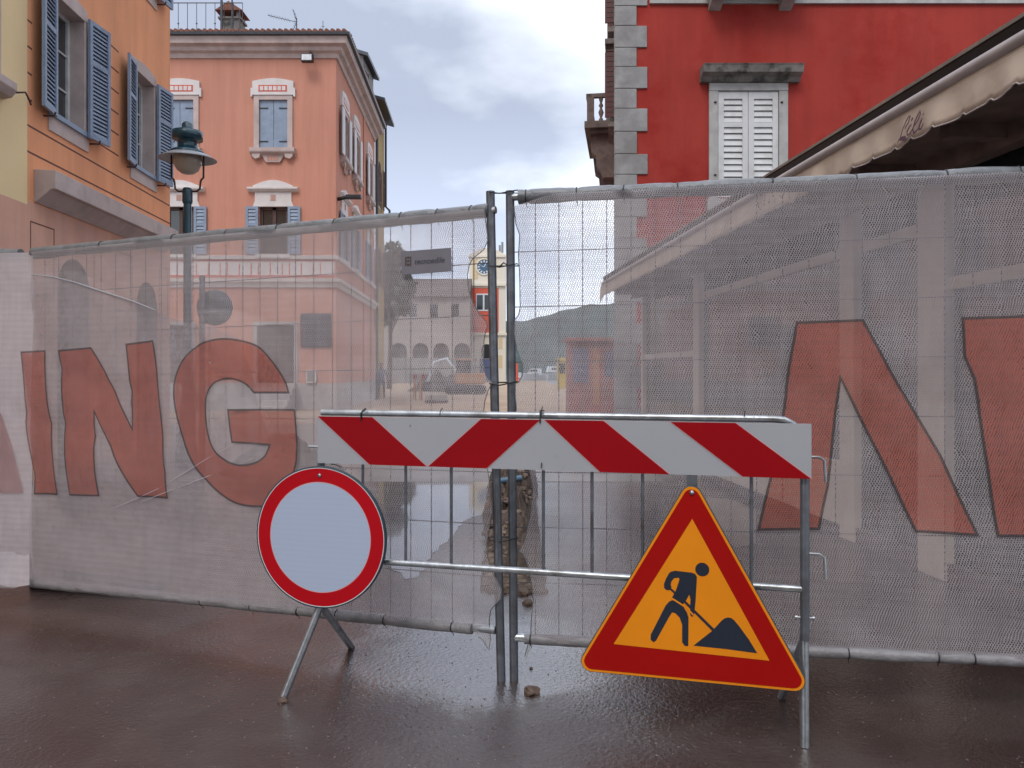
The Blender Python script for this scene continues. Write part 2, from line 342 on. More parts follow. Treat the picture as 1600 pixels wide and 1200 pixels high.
# ================================================================== GROUND
def sheet(name, x0, x1, y0, y1, z, m, nx=1, ny=1, fn=None):
    b = MB()
    vs = [(x0+(x1-x0)*i/nx, y0+(y1-y0)*j/ny, z) for j in range(ny+1) for i in range(nx+1)]
    if fn: vs = [(x, y, z+fn(x, y)) for x, y, z in vs]
    b.add(vs, [(j*(nx+1)+i, j*(nx+1)+i+1, (j+1)*(nx+1)+i+1, (j+1)*(nx+1)+i) for j in range(ny) for i in range(nx)], m, True)
    return b.build(name)
def wet_mat():
    m, t, b = mat('wet_brown_asphalt'); L = t.links.new
    co = t.nodes.new('ShaderNodeTexCoord')
    def noise_(sc, det=5, ro=.55):
        n = t.nodes.new('ShaderNodeTexNoise'); n.inputs['Scale'].default_value = sc; n.inputs['Detail'].default_value = det; n.inputs['Roughness'].default_value = ro
        L(co.outputs['Object'], n.inputs[0]); return n.outputs[0]
    def ramp(src, stops):
        r = t.nodes.new('ShaderNodeValToRGB'); e = r.color_ramp.elements
        e[0].position, e[0].color = stops[0][0], c4(stops[0][1]); e[1].position, e[1].color = stops[-1][0], c4(stops[-1][1])
        for p, c in stops[1:-1]:
            x = e.new(p); x.color = c4(c)
        L(src, r.inputs[0]); return r.outputs[0]
    base = ramp(noise_(1.5, 7, .62), [(.32, (.034, .015, .012)), (.46, (.040, .024, .020)), (.56, (.056, .039, .033)), (.7, (.074, .056, .049))])
    gr = ramp(noise_(160, 2), [(.45, (.75,)*3), (.66, (1.15,)*3), (.8, (2.4, 2.2, 2.0))])
    mu = t.nodes.new('ShaderNodeMix'); mu.data_type = 'RGBA'; mu.blend_type = 'MULTIPLY'; mu.inputs[0].default_value = 1; L(base, mu.inputs[6]); L(gr, mu.inputs[7])
    # pale stone chips
    vo = t.nodes.new('ShaderNodeTexVoronoi'); vo.inputs['Scale'].default_value = 34; L(co.outputs['Object'], vo.inputs[0])
    sp_ = ramp(vo.outputs['Distance'], [(.07, (1,)*3), (.13, (0,)*3)])
    vs = t.nodes.new('ShaderNodeSeparateColor'); L(vo.outputs['Color'], vs.inputs[0])
    th = t.nodes.new('ShaderNodeMath'); th.operation = 'GREATER_THAN'; th.inputs[1].default_value = .5; L(vs.outputs[0], th.inputs[0])
    mm_ = t.nodes.new('ShaderNodeMath'); mm_.operation = 'MULTIPLY'; L(sp_, mm_.inputs[0]); L(th.outputs[0], mm_.inputs[1])
    m3 = t.nodes.new('ShaderNodeMix'); m3.data_type = 'RGBA'; m3.inputs[7].default_value = (.24, .19, .16, 1); L(mm_.outputs[0], m3.inputs[0]); L(mu.outputs[2], m3.inputs[6])
    L(m3.outputs[2], b.inputs['Base Color'])
    wet = noise_(.55, 6, .6)
    rr = t.nodes.new('ShaderNodeMapRange'); rr.inputs['From Min'].default_value = .44; rr.inputs['From Max'].default_value = .56
    rr.inputs['To Min'].default_value = .05; rr.inputs['To Max'].default_value = .30; L(wet, rr.inputs[0]); L(rr.outputs[0], b.inputs['Roughness'])
    b.inputs['Specular IOR Level'].default_value = 1.0; b.inputs['Coat Weight'].default_value = .9; b.inputs['Coat Roughness'].default_value = .12; b.inputs['Coat IOR'].default_value = 1.7
    mus = t.nodes.new('ShaderNodeTexNoise'); mus.inputs['Scale'].default_value = 48; mus.inputs['Detail'].default_value = 4; mus.inputs['Roughness'].default_value = .6; L(co.outputs['Object'], mus.inputs[0])
    sr = t.nodes.new('ShaderNodeMapRange'); sr.inputs['From Min'].default_value = .44; sr.inputs['From Max'].default_value = .58
    sr.inputs['To Min'].default_value = .62; sr.inputs['To Max'].default_value = 1.0; L(wet, sr.inputs[0])
    bp = t.nodes.new('ShaderNodeBump'); bp.inputs['Distance'].default_value = .005; L(sr.outputs[0], bp.inputs['Strength']); L(mus.outputs[0], bp.inputs['Height'])
    b2 = t.nodes.new('ShaderNodeBump'); b2.inputs['Distance'].default_value = .03; b2.inputs['Strength'].default_value = .12
    L(noise_(3.0, 2), b2.inputs['Height']); L(bp.outputs[0], b2.inputs['Normal']); L(b2.outputs[0], b.inputs['Normal']); L(b2.outputs[0], b.inputs['Coat Normal'])
    # standing film of water round the centre posts: real wet patch with its own ragged outline
    mp_ = t.nodes.new('ShaderNodeMapping'); mp_.vector_type = 'POINT'; mp_.inputs['Location'].default_value = (.10, -3.72*1.25, 0); mp_.inputs['Scale'].default_value = (1.0, 1.25, 1); L(co.outputs['Object'], mp_.inputs[0])
    ln = t.nodes.new('ShaderNodeVectorMath'); ln.operation = 'LENGTH'; L(mp_.outputs[0], ln.inputs[0])
    ad = t.nodes.new('ShaderNodeMath'); ad.operation = 'MULTIPLY_ADD'; ad.inputs[1].default_value = 1.1; L(noise_(2.6, 6, .6), ad.inputs[0]); L(ln.outputs['Value'], ad.inputs[2])
    pm = t.nodes.new('ShaderNodeMapRange'); pm.interpolation_type = 'SMOOTHSTEP'; pm.inputs['From Min'].default_value = 1.35; pm.inputs['From Max'].default_value = 1.12; L(ad.outputs[0], pm.inputs[0])
    def mixf(a, const, dst):
        x = t.nodes.new('ShaderNodeMix'); x.data_type = 'FLOAT'; L(pm.outputs[0], x.inputs[0])
        if isinstance(a, float): x.inputs[2].default_value = a
        else: L(a, x.inputs[2])
        x.inputs[3].default_value = const; L(x.outputs[0], dst)
    mixf(rr.outputs[0], .06, b.inputs['Roughness']); mixf(.32, 1.0, b.inputs['Coat Weight']); mixf(.22, .05, b.inputs['Coat Roughness']); mixf(sr.outputs[0], .8, bp.inputs['Strength'])
    return m
M['wet'] = wet_mat()
M['water'] = simple('puddle_water', (.05, .04, .036), .05, var=.2, bump=.35, bscale=26, bdist=.004, spec=1.0); M['water'].node_tree.nodes['Principled BSDF'].inputs['Coat Weight'].default_value = 1; M['water'].node_tree.nodes['Principled BSDF'].inputs['Coat IOR'].default_value = 1.7
M['sand'] = simple('sandy_fill', (.33, .23, .155), .9, var=.15, scale=.6, bump=.5, bscale=3, dirt=(.23, .165, .12), dscale=.5)
M['paving'] = simple('wet_stone_paving', (.20, .18, .165), .3, var=.2, scale=1.2, bump=.2, bscale=20)
M['sea'] = simple('harbour_water', (.03, .05, .06), .12, bump=.3, bscale=1, bdist=.1)
setting(sheet('ground', -900, 900, -60, 1500, 0, 'wet'))
def puddle(pts, seed, z=.003):
    P = [Vector(((px-CX)/F*CAMZ*F/(py-HY), CAMZ*F/(py-HY))) for px, py in pts]; out = []
    n = len(P)
    for i in range(n):
        a, c = P[i], P[(i+1) % n]; k = max(2, int((c-a).length/.04))
        for j in range(k):
            p = a.lerp(c, j/k); nn_ = Vector((-(c-a).y, (c-a).x)).normalized()
            d = .07*noise.noise(Vector((p.x*4, p.y*2.5, seed)))+.035*noise.noise(Vector((p.x*14, p.y*9, seed+3)))
            q_ = p+nn_*d; out.append((q_.x, q_.y, z))
    tr_ = tessellate_polygon([[Vector(v) for v in out]]); b = MB(); b.add(out, [tuple(t) if (Vector(out[t[1]])-Vector(out[t[0]])).cross(Vector(out[t[2]])-Vector(out[t[0]])).z > 0 else tuple(reversed(t)) for t in tr_], 'water'); return setting(b.build('puddle'))
puddle([(585,735),(700,726),(762,735),(764,800),(735,812),(700,845),(668,868),(640,905),(600,880)], 2)
puddle([(1010,790),(1100,775),(1190,790),(1180,850),(1090,870),(1015,840)], 11)
setting(sheet('paving', -9, 1.9, 9.5, 20, .004, 'paving'))
setting(sheet('sandy_ground', -13, 4.5, 20, 112, .004, 'sand'))
setting(sheet('harbour_water', -5, 120, 118, 1000, .008, 'sea'))
def hf(x, y):
    t = max(0, 1-abs((y-640)/150)); xx = 35+28*math.exp(-((x-180)/160)**2)
    return (t**.7)*(xx+10*noise.noise(Vector((x*.012, y*.012, 0)))+4*noise.noise(Vector((x*.06, y*.06, 1))))
setting(sheet('wooded_hill', -320, 420, 490, 790, -1, 'hill', 150, 30, hf))

# ================================================================== LEFT ORANGE HOUSE
P1 = Plane((-5.9, 9.35), (-6.21, 13.93))
def p1z(k): return 4.05+.32*k
b1 = P1.thing('orange_house', 'orange plastered house with blue louvred shutters flanking its windows, left of the street', 'house')
WW = [(.56, 1.37), (3.0, 3.82)]
zb, zt = 4.70, 6.25
holes = [(a, c, zb, zt) for a, c in WW]+[(a, c, 7.85, 9.4) for a, c in WW]
bw = MB(); wall(bw, 0, 4.6, 3.45, 11.5, holes, 'orange', rm='stonep')
bw.box(4.6, 4.62, .004, 8, 0, 11.5, 'orange')
bw.box(0, 4.6, .3, 8, 11.5, 11.7, 'tile')
bw.build('wall', b1)
bl = MB(); wall(bl, 0, 4.6, 0, 3.45, [(.7, 1.58, 0, 2.9), (3.16, 4.02, 0, 2.87)], 'pink', rm='stonep', arch=(0, 1), depth=.3)
for a, c in ((.06, .62), (1.7, 3.0), (4.1, 4.5)):
    for x0, x1, z0, z1 in ((a, c, 3.2, 3.215), (a, c, 2.3, 2.315), (a, a+.015, 2.315, 3.2), (c-.015, c, 2.315, 3.2)): bl.box(x0, x1, -.003, .001, z0, z1, 'groove')
bl.build('ground_floor_wall', b1)
for a, c, z in ((.7, 1.58, 2.9), (3.16, 4.02, 2.87)):
    d = MB(); d.box(a-.02, c+.02, .3, .36, 0, z, 'wood'); d.box((a+c)/2-.01, (a+c)/2+.01, .285, .3, 0, z, 'black'); d.build('door', b1)
g = MB()
for k in range(8):
    z = p1z(k); segs = [(0, 4.6)]
    if zb-.25 < z < zt+.05: segs = [(0, .1), (1.86, 2.5), (4.32, 4.6)]
    for a, c in segs: g.box(a, c, -.002, .001, z-.011, z+.011, 'groove')
g.build('groove_lines', b1)
g = MB(); g.extr_x([(0, 3.46), (-.02, 3.46), (-.2, 3.62), (-.26, 3.63), (-.26, 3.86), (0, 3.87)], .14, 4.3, 'stonep'); g.build('cornice', b1, .008)
for i, (a, c) in enumerate(WW):
    for (z0, z1) in ((zb, zt), (7.85, 9.4)):
        s_ = MB()
        n = 10
        top = [(a-.06+(c-a+.12)*k/n, z1+.16+.05*math.sin(math.pi*k/n)) for k in range(n+1)]
        s_.prism([(a-.1, z1), (c+.1, z1)]+[(x, z) for x, z in reversed(top)], -.035, .002, 'stonep')
        s_.box(a-.08, a, -.03, .002, z0, z1, 'stonep'); s_.box(c, c+.08, -.03, .002, z0, z1, 'stonep')
        wdw = s_.build('window', b1, .006)
        s_ = MB(); s_.box(a-.1, c+.14, -.018, .002, z0-.24, z0-.05, 'stonep'); s_.box(a-.08, c+.08, -.05, .15, z0-.05, z0+.012, 'blue'); s_.build('sill', wdw)
        f = MB(); y = .17
        for x0, x1, q0, q1 in ((a, a+.06, z0, z1), (c-.06, c, z0, z1), (a+.06, c-.06, z1-.06, z1), (a+.06, c-.06, z0+.012, z0+.07), ((a+c)/2-.04, (a+c)/2+.04, z0+.07, z1-.06)):
            f.box(x0, x1, y, y+.05, q0, q1, 'frame')
        for zz in (z0+.52, z0+1.02):
            f.box(a+.06, (a+c)/2-.04, y+.01, y+.03, zz-.012, zz+.012, 'frame'); f.box((a+c)/2+.04, c-.06, y+.01, y+.03, zz-.012, zz+.012, 'frame')
        f.build('frame', wdw)
        p = MB(); p.box(a+.05, c-.05, y+.032, y+.04, z0+.06, z1-.05, 'glass'); p.build('pane', wdw)
        # shutters folded back, a little off the wall
        for sx_, x0, x1, ang in ((-1, a-.48, a-.03, 9), (1, c+.03, c+.5, -9)):
            hx = x1 if sx_ < 0 else x0
            X = Matrix.Translation((hx, -.075, 0)) @ Matrix.Rotation(R(ang), 4, 'Z') @ Matrix.Translation((-hx, 0, 0))
            sh = shutter(wdw, x0, x1, z0-.06, z1+.05, 0, 'blue', X=X, split=.36, pitch=.055)
        for x in (a-.2, c+.2): ht = MB(); ht.tube([(x, -.002, z0-.1), (x, -.13, z0-.1), (x, -.15, z0-.05)], .012, 'rust', 6); ht.build('shutter_catch', wdw)

# added house, out of view behind the camera, to shade the near street
bk = thing('unseen_shade_house', 'tall plain ochre house added out of view behind the camera to shade the street', 'house', (0, -9, 0), 0)
m_ = MB(); m_.box(-6, 4, -8, 0, 0, 10.5, 'ochre'); m_.build('wall', bk); m_ = MB(); m_.extr_x([(.5, 10.5), (-4, 12.4), (-8.5, 10.5)], -6.3, 4.3, 'tile'); m_.build('roof', bk)
for x in (-4.2, -1.4, 1.4):
    for z in (1.2, 4.4, 7.4):
        m_ = MB(); m_.box(x-.1, x+1.1, .002, .06, z-.1, z+1.7, 'stonep'); wn = m_.build('window', bk); m_ = MB(); m_.box(x, x+1, .06, .07, z, z+1.6, 'glass'); m_.build('pane', wn)
# yellow house further left
by = P1.thing('yellow_house', 'pale yellow house with a pink ground floor beside the orange house', 'house')
h = [(-1.6, -.78, 4.7, 6.3)]
bw = MB(); wall(bw, -9.2, -.001, 3.4, 11.2, h, 'yellow', rm='stonep'); bw.build('wall', by)
bw = MB(); wall(bw, -9.2, -.001, 0, 3.4, [(-2.4, -1.4, 0, 2.8)], 'pink', rm='stonep', depth=.3, arch=(0,)); bw.build('ground_floor_wall', by)
d = MB(); d.box(-2.42, -1.38, .3, .36, 0, 2.8, 'wood'); d.build('door', by)
wm = MB(); wm.box(-.78, -.6, -.04, .001, 4.7, 6.45, 'stonep'); wm.box(-1.78, -1.6, -.04, .001, 4.7, 6.45, 'stonep'); wm.box(-1.6, -.78, -.04, .001, 6.3, 6.45, 'stonep')
wdy = wm.build('window', by, .005)
s_ = MB(); s_.extr_x([(0, 4.5), (-.1, 4.52), (-.16, 4.6), (-.16, 4.69), (0, 4.7)], -1.9, -.5, 'stonep'); s_.build('sill', wdy, .006)
p = MB(); p.box(-1.6, -.78, .15, .17, 4.7, 6.3, 'glass'); p.build('pane', wdy)
hk = MB(); hk.tube([(-.4, 0, 4.62), (-.4, -.1, 4.62), (-.3, -.14, 4.66), (-.22, -.14, 4.6), (-.18, -.14, 4.55)], .012, 'rust', 6); hk.build('hook', by)

# ================================================================== SALMON HOUSE
D2 = 27.0; X2 = -6.19
b2 = thing('salmon_house', 'salmon pink corner house with white window hoods and closed blue shutters', 'house', (X2, D2, 0), 0)
k2 = D2/F
def q(px): return (px-525)*k2
def zz(py): return CAMZ-(py-HY)*k2
ups = [q(281), q(427.5)]+[q(281-147)]
hw = .5
holes = [(u-hw, u+hw, 9.2, 10.9) for u in ups]+[(u-hw, u+hw, 5.47, 7.15) for u in ups]
doors = [(q(402), q(460), .95, zz(508)), (q(255), q(300), .95, zz(508))]
bw = MB(); wall(bw, -13, 0, .95, 12.6, holes+doors, 'salmon', rm='stonep')
# side facade running away from the camera
PS = Plane((0, 0), (-.4, 10)); 
XS = Matrix.Rotation(math.atan2(10, -.4), 4, 'Z')
side_w = [(1.55, 28.5), (4.15, 31.1), (7.8, 34.8)]
b_s = MB(XS); sh_ = [(u-.5, u+.5, 9.2, 10.9) for u, _ in side_w]+[(u-.5, u+.5, 5.47, 7.15) for u, _ in side_w]
wall(b_s, 0, 9.8, .95, 12.6, sh_, 'salmon', rm='stonep'); b_s.box(6.15, 6.5, -.06, .001, .95, 12.5, 'salmon')
bw.build('wall', b2); b_s.build('side_wall', b2)
m_ = MB(); m_.box(-13.03, .04, -.04, 0, 0, .95, 'stone'); m_.build('plinth', b2, .01)
m_ = MB(XS); m_.box(.05, 9.8, -.04, 0, 0, .95, 'stone'); m_.build('plinth', b2, .01)
# cornice with mitred corner
prof = [(.0, 12.35), (.06, 12.36), (.1, 12.5), (.22, 12.56), (.26, 12.68), (.42, 12.74), (.45, 12.95), (.45, 12.97), (.0, 12.99)]
def sweep(b, prof, pts, m):
    n = len(prof); vs = []
    for (bx, by_), (nx, ny) in pts:
        for d_, z in prof: vs.append((bx+nx*d_, by_+ny*d_, z))
    fs = [(i*n+j, (i+1)*n+j, (i+1)*n+(j+1)%n, i*n+(j+1)%n) for i in range(len(pts)-1) for j in range(n)]
    b.add(vs, fs, m)
path2 = [((-13, 0), (0, -1)), ((0, 0), (1.04, -1)), ((-.4, 9.8), (1, .04))]
c_ = MB(); sweep(c_, prof, path2, 'stonep'); c_.build('cornice', b2)
c_ = MB(); sweep(c_, [(.45, 12.97), (.56, 12.98), (.58, 13.06), (.5, 13.08), (.3, 13.0)], path2, 'gutter'); c_.build('gutter', b2)
# hipped tile roof with tile ends along the eaves
c_ = MB(); c_.add([(-13, -.5, 13.06), (.5, -.5, 13.06), (.1, 9.8, 13.06), (-13, 9.8, 13.06), (-13, 4, 14.3), (-3.5, 4.6, 14.3)], [(0,1,5,4), (1,2,5), (2,3,4,5)], 'tile')
x = -13
while x < .45:
    c_.tube([(x, -.56, 13.1), (x, .5, 13.38)], .075, 'tile', 8); x += .2
for i in range(46):
    t = i/46; c_.tube([(.55-.4*t, .2+9.6*t, 13.1), (-.2-.4*t, .2+9.6*t, 13.3)], .07, 'tile', 6)
rf = c_.build('roof', b2)
ch = MB(); cx, cy = q(338), 1.6
ch.box(cx-.35, cx+.35, cy-.3, cy+.3, 13.2, 14.35, 'stoned'); ch.box(cx-.42, cx+.42, cy-.36, cy+.36, 14.35, 14.42, 'stoned')
ch.add([(cx-.5, cy-.45, 14.62), (cx+.5, cy-.45, 14.62), (cx+.5, cy+.45, 14.62), (cx-.5, cy+.45, 14.62), (cx, cy-.45, 14.95), (cx, cy+.45, 14.95)], [(0,1,4), (2,3,5), (1,2,5,4), (3,0,4,5), (0,3,2,1)], 'tile')
for sx_ in (-.3, .3):
    for sy in (-.25, .25): ch.box(cx+sx_-.06, cx+sx_+.06, cy+sy-.06, cy+sy+.06, 14.42, 14.62, 'stoned')
ch.build('chimney', rf); ch = MB(); ch.box(q(275), q(292), 1.2, 1.5, 13.2, 13.75, 'gutter'); ch.box(q(273), q(294), 1.15, 1.55, 13.75, 13.8, 'gutter'); ch.build('flue', rf)
rl = MB(); zr0, zr1 = 13.35, 14.75
for i in range(19):
    x = -9.6+i*(q(365)+9.6)/18; rl.tube([(x, .9, zr0), (x, .9, zr1)], .012, 'gutter', 5)
    if i % 2: rl.lathe([(0, -.05), (.04, 0), (0, .05)], (x, .9, 14.0), 'gutter', 6)
for z in (zr1, 13.5): rl.tube([(-9.6, .9, z), (q(365), .9, z)], .018, 'gutter', 6)
for px in (332, 349): rl.tube([(q(px), .85, 13.2), (q(px), .85, 15.6)], .045 if px == 332 else .03, 'gutter', 6)
rl.build('railing', b2)
# upper windows
def upper_window(parent, u, X=None, closed=True):
    s_ = MB(X); z0, z1 = 9.2, 10.9
    for a, c in ((u-.68, u-hw), (u+hw, u+.68)): s_.box(a, c, -.06, .001, z0, z1+.16, 'stonep')
    s_.box(u-hw, u+hw, -.06, .001, z1, z1+.16, 'stonep')
    n = 12; top = [(u+.72-.1*0-(1.44)*k/n, z1+.64+.1*math.sin(math.pi*k/n)) for k in range(n+1)]
    s_.prism([(u-.72, z1+.161), (u+.72, z1+.161)]+top, -.09, .001, 'white')
    s_.box(u-.78, u-.72, -.09, .001, z1+.1, z1+.4, 'white'); s_.box(u+.72, u+.78, -.09, .001, z1+.1, z1+.4, 'white')
    s_.box(u-.5, u+.5, -.096, -.088, z1+.27, z1+.5, 'red_t')
    for k in range(6): s_.box(u-.45+k*.155, u-.45+k*.155+.12, -.102, -.094, z1+.31, z1+.46, 'white')
    wd = s_.build('window', parent)
    sl_ = MB(X); sl_.extr_x([(0, 8.9), (-.2, 9.02), (-.22, 9.06), (-.22, 9.18), (0, 9.2)], u-.78, u+.78, 'stonep')
    for sx_ in (-1, 1): sl_.prism([(u+sx_*.72, 9.0), (u+sx_*.42, 9.0), (u+sx_*.45, 8.85), (u+sx_*.6, 8.8), (u+sx_*.7, 8.88)], -.16, .001, 'stonep')
    sl_.prism([(u-.4, 9.0), (u+.4, 9.0), (u+.3, 8.78), (u+.24, 8.7), (u-.24, 8.7), (u-.3, 8.78)], -.08, .001, 'stonep')
    for k in range(4): sl_.box(u-.19+k*.1, u-.13+k*.1, -.086, -.078, 8.75, 8.92, 'salmon')
    sl_.build('sill', wd)
    m = 'blue' if closed else 'whitep'
    for sx_, x0, x1 in ((-1, u-hw+.01, u-.008), (1, u+.008, u+hw-.01)):
        b = MB(X)
        if closed:
            b.box(x0, x1, .02, .06, z0+.02, z1-.01, m)
            hx = x0 if sx_ < 0 else x1
            for z in (z0+.25, z1-.28): b.box(min(hx, hx-sx_*.3), max(hx, hx-sx_*.3), .005, .02, z-.02, z+.02, 'black')
            b.build('shutter', wd)
    if not closed:
        for x0, x1 in ((u-hw-.48, u-hw-.02), (u+hw+.02, u+hw+.48)):
            b = MB(X); b.box(x0, x1, -.15, -.11, z0, z1, m); b.build('shutter', wd)
        b = MB(X); b.box(u-hw, u+hw, .15, .17, z0, z1, 'glass'); b.build('pane', wd)
def lower_window(parent, u, X=None):
    z0, z1 = 5.47, 7.15; s_ = MB(X)
    s_.prism([(u-.72, z1), (u+.72, z1), (u+.64, z1+.2), (u+.64, z1+.5), (u-.64, z1+.5), (u-.64, z1+.2)], -.05, .001, 'white')
    s_.extr_x([(0, z1+.5), (-.08, z1+.52), (-.18, z1+.6), (-.18, z1+.66), (0, z1+.68)], u-.88, u+.88, 'white')
    n = 12; s_.prism([(u-.7, z1+.681), (u+.7, z1+.681)]+[(u+.7-1.4*k/n, z1+.72+.2*math.sin(math.pi*k/n)) for k in range(n+1)], -.1, .001, 'white')
    s_.box(u-.1, u+.1, -.058, -.049, z1+.2, z1+.42, 'stonep')
    for k in (-1, 0, 1): s_.box(u-.012+k*.045, u+.012+k*.045, -.064, -.057, z1+.22, z1+.4, 'salmon')
    wd = s_.build('window', parent); s_ = MB(X); s_.box(u-.6, u+.6, -.12, .001, z0-.12, z0, 'white'); s_.build('sill', wd)
    f = MB(X)
    for a, c in ((u-hw, u-hw+.1), (u+hw-.1, u+hw), (u-.06, u+.06)): f.box(a, c, .1, .15, z0, z1, 'wood')
    f.box(u-hw+.1, u+hw-.1, .1, .149, z1-.1, z1, 'wood'); f.box(u-hw+.1, u+hw-.1, .1, .149, z0, z0+.1, 'wood'); f.build('frame', wd)
    p = MB(X); p.box(u-hw+.05, u+hw-.05, .15, .16, z0+.05, z1-.05, 'glass'); p.build('pane', wd)
    for x0, x1 in ((u-hw-.46, u-hw-.02), (u+hw+.02, u+hw+.46)): shutter(wd, x0, x1, z0, z1, -.06, 'blue', X=X, pitch=.11, st=.09)
for u in ups: upper_window(b2, u); lower_window(b2, u)
for u, _ in side_w: upper_window(b2, u, XS, False); lower_window(b2, u, XS)
# belt between the floors
bt = MB()
sweep(bt, [(0, zz(405)), (.08, zz(405)), (.1, zz(400)), (0, zz(399))], path2, 'white')
sweep(bt, [(0, zz(449)), (.06, zz(449)), (.1, zz(443)), (.18, zz(441)), (.2, zz(436)), (0, zz(435))], path2, 'white')
bt.build('string_course', b2)
bt = MB(); bt.box(-12.9, -.05, -.012, .001, zz(432), zz(407), 'white')
bt.box(-12.9, -.05, -.018, -.011, zz(408.5), zz(407), 'red_t'); bt.box(-12.9, -.05, -.018, -.011, zz(432), zz(430), 'red_t')
x = -12.8; k = 0
while x < -.3:
    bt.box(x, x+.035, -.018, -.011, zz(430), zz(411), 'red_t'); x += .42 if k % 3 else .25; k += 1
bt.build('panel_frieze', b2)
for a, c, z0, z1 in doors:
    d = MB(); d.box(a-.12, a, -.05, .001, z0, z1+.12, 'stone'); d.box(c, c+.12, -.05, .001, z0, z1+.12, 'stone'); d.box(a, c, -.05, .001, z1, z1+.12, 'stone')
    dd = d.build('door', b2); p = MB(); p.box(a, c, .12, .16, z0, z1, 'wood'); p.box((a+c)/2-.02, (a+c)/2+.02, .1, .12, z0, z1, 'black')
    p.box(a+.12, (a+c)/2-.12, .105, .12, z0+.9, z1-.15, 'glass'); p.box((a+c)/2+.12, c-.12, .105, .12, z0+.9, z1-.15, 'glass'); p.build('door_leaf', dd)
    st = MB()
    for k in range(5): st.box(a-.1, c+.1, -.3-.28*(4-k)-.04, -.04, .19*k, .19*(k+1), 'stone')
    st.build('steps', dd, .01)
m_ = MB(); m_.box(q(480), q(495), -.14, -.002, zz(598), zz(578), 'white'); m_.box(q(481.5), q(493.5), -.145, -.14, zz(596), zz(580), 'grey'); m_.build('meter_box', b2)
# things fixed to the salmon house
t = thing('notice_board', 'dark framed notice board on the salmon wall beside the door', 'notice board', (X2+q(494), D2, zz(543)))
m_ = MB(); m_.box(-.54, .54, -.06, -.002, 0, 1.2, 'black'); m_.build('frame', t, .01); m_ = MB(); m_.box(-.5, .5, -.064, -.061, .04, 1.16, 'ink'); m_.build('pane', t)
t = thing('floodlight', 'small square floodlight under the cornice of the salmon house', 'floodlight', (X2+q(485), D2-.3, zz(104)))
m_ = MB(); m_.box(-.2, .2, -.2, 0, 0, .26, 'black'); m_.box(-.17, .17, -.206, -.2, .03, .23, 'boat'); m_.build('housing', t, .01)
m_ = MB(); m_.tube([(.08, -.05, .26), (.08, -.02, .36), (.08, .3, .42)], .03, 'black', 6); m_.build('bracket', t)
t = thing('wall_spotlight', 'black spotlight on an arm at the corner of the salmon house', 'floodlight', (X2, D2+.3, zz(306)))
m_ = MB(); m_.tube([(0, 0, -.05), (.35, -.1, 0)], .07, 'black', 8); m_.build('arm', t); m_ = MB(); m_.box(.33, .86, -.25, .02, -.06, .07, 'black'); m_.build('housing', t, .015)
t = thing('tv_antenna', 'long horizontal television antenna on the salmon house roof', 'antenna', (X2+q(451), D2+1, 13.3))
m_ = MB(); m_.tube([(0, 0, 0), (0, 0, .95)], .02, 'gutter', 6); m_.build('mast', t)
m_ = MB(); m_.tube([(0, 0, .8), (-1.05, 0, 1.05)], .012, 'gutter', 5)
for i in range(8):
    x = -.28-.1*i; z = .8+.25*(-x/1.05); m_.tube([(x, -.16, z), (x, .16, z)], .007, 'gutter', 4)
for a in (-1, 1):
    for k in range(4): m_.tube([(-.02-.02*k, -.2, .84+a*(.06+k*.09)), (-.02-.02*k, .2, .84+a*(.06+k*.09))], .007, 'gutter', 4)
    m_.tube([(0, 0, .84), (-.14, 0, .84+a*.42)], .009, 'gutter', 4)
m_.build('boom', t)
t = thing('satellite_dish', 'dark round satellite dish standing behind the salmon house eaves', 'dish', (X2+q(406), D2+.8, 13.3))
m_ = MB(Matrix.Translation((0, 0, .18)) @ Matrix.Rotation(R(62), 4, 'X')); m_.lathe([(0, -.1), (.15, -.08), (.27, -.02), (.3, 0), (.27, -.01), (.15, -.07), (0, -.09)], (0, 0, 0), 'gutter', 20); m_.build('dish', t)
m_ = MB(); m_.tube([(-.7, 0, .3), (-.25, 0, .2), (0, .1, .15), (0, .1, 0)], .02, 'gutter', 6); m_.build('arm', t)
t = thing('thin_antenna', 'thin upright rod antenna nearest the right end of the salmon roof', 'antenna', (X2+q(496), D2+.8, 13.3))
m_ = MB(); m_.tube([(0, 0, 0), (0, 0, .75)], .012, 'gutter', 5); m_.tube([(-.07, 0, .55), (.07, 0, .55)], .008, 'gutter', 4); m_.build('rod', t)
t = thing('rod_antenna', 'tall rod antenna between the chimney and the dish on the salmon roof', 'antenna', (X2+q(362), D2+.8, 13.3))
m_ = MB(); m_.tube([(0, 0, 0), (0, 0, 1.15)], .022, 'gutter', 5); m_.lathe([(0, .05), (.06, .08), (.05, .2), (0, .24)], (0, 0, .05), 'gutter', 8); m_.build('rod', t)

# ochre house behind
XO = -6.19-.04*10.0; 
PO = Plane((XO, 37.0), (XO-.14, 40.4))
bo = PO.thing('ochre_house', 'narrow ochre house with dark louvred shutters behind the salmon house', 'house')
m_ = MB(); wall(m_, 0, 3.4, 0, 14.4, [(1.0, 2.0, 9.6, 11.6), (1.0, 2.0, 5.6, 7.4)], 'ochre'); m_.box(-.001, 3.4, .01, 6, 14.38, 14.4, 'ochre')
m_.add([(-.003, 0, 12.5), (-.003, 6, 12.5), (-.003, 6, 14.4), (-.003, 0, 14.4)], [(0, 1, 2, 3)], 'ochre'); m_.build('wall', bo)
m_ = MB(); m_.extr_x([(-.5, 14.3), (6, 16), (6, 16.15), (-.5, 14.45)], -.3, 3.7, 'gutter'); m_.build('roof', bo)
m_ = MB(); m_.tube([(3.3, -.1, 14.3), (3.3, -.1, 10), (3.3, -.3, 9.8), (3.3, -.3, 9.3)], .06, 'gutter', 6); m_.tube([(-.1, -.1, 12.9), (-.1, -.1, 0)], .07, 'gutter', 6); m_.build('downpipe', bo)
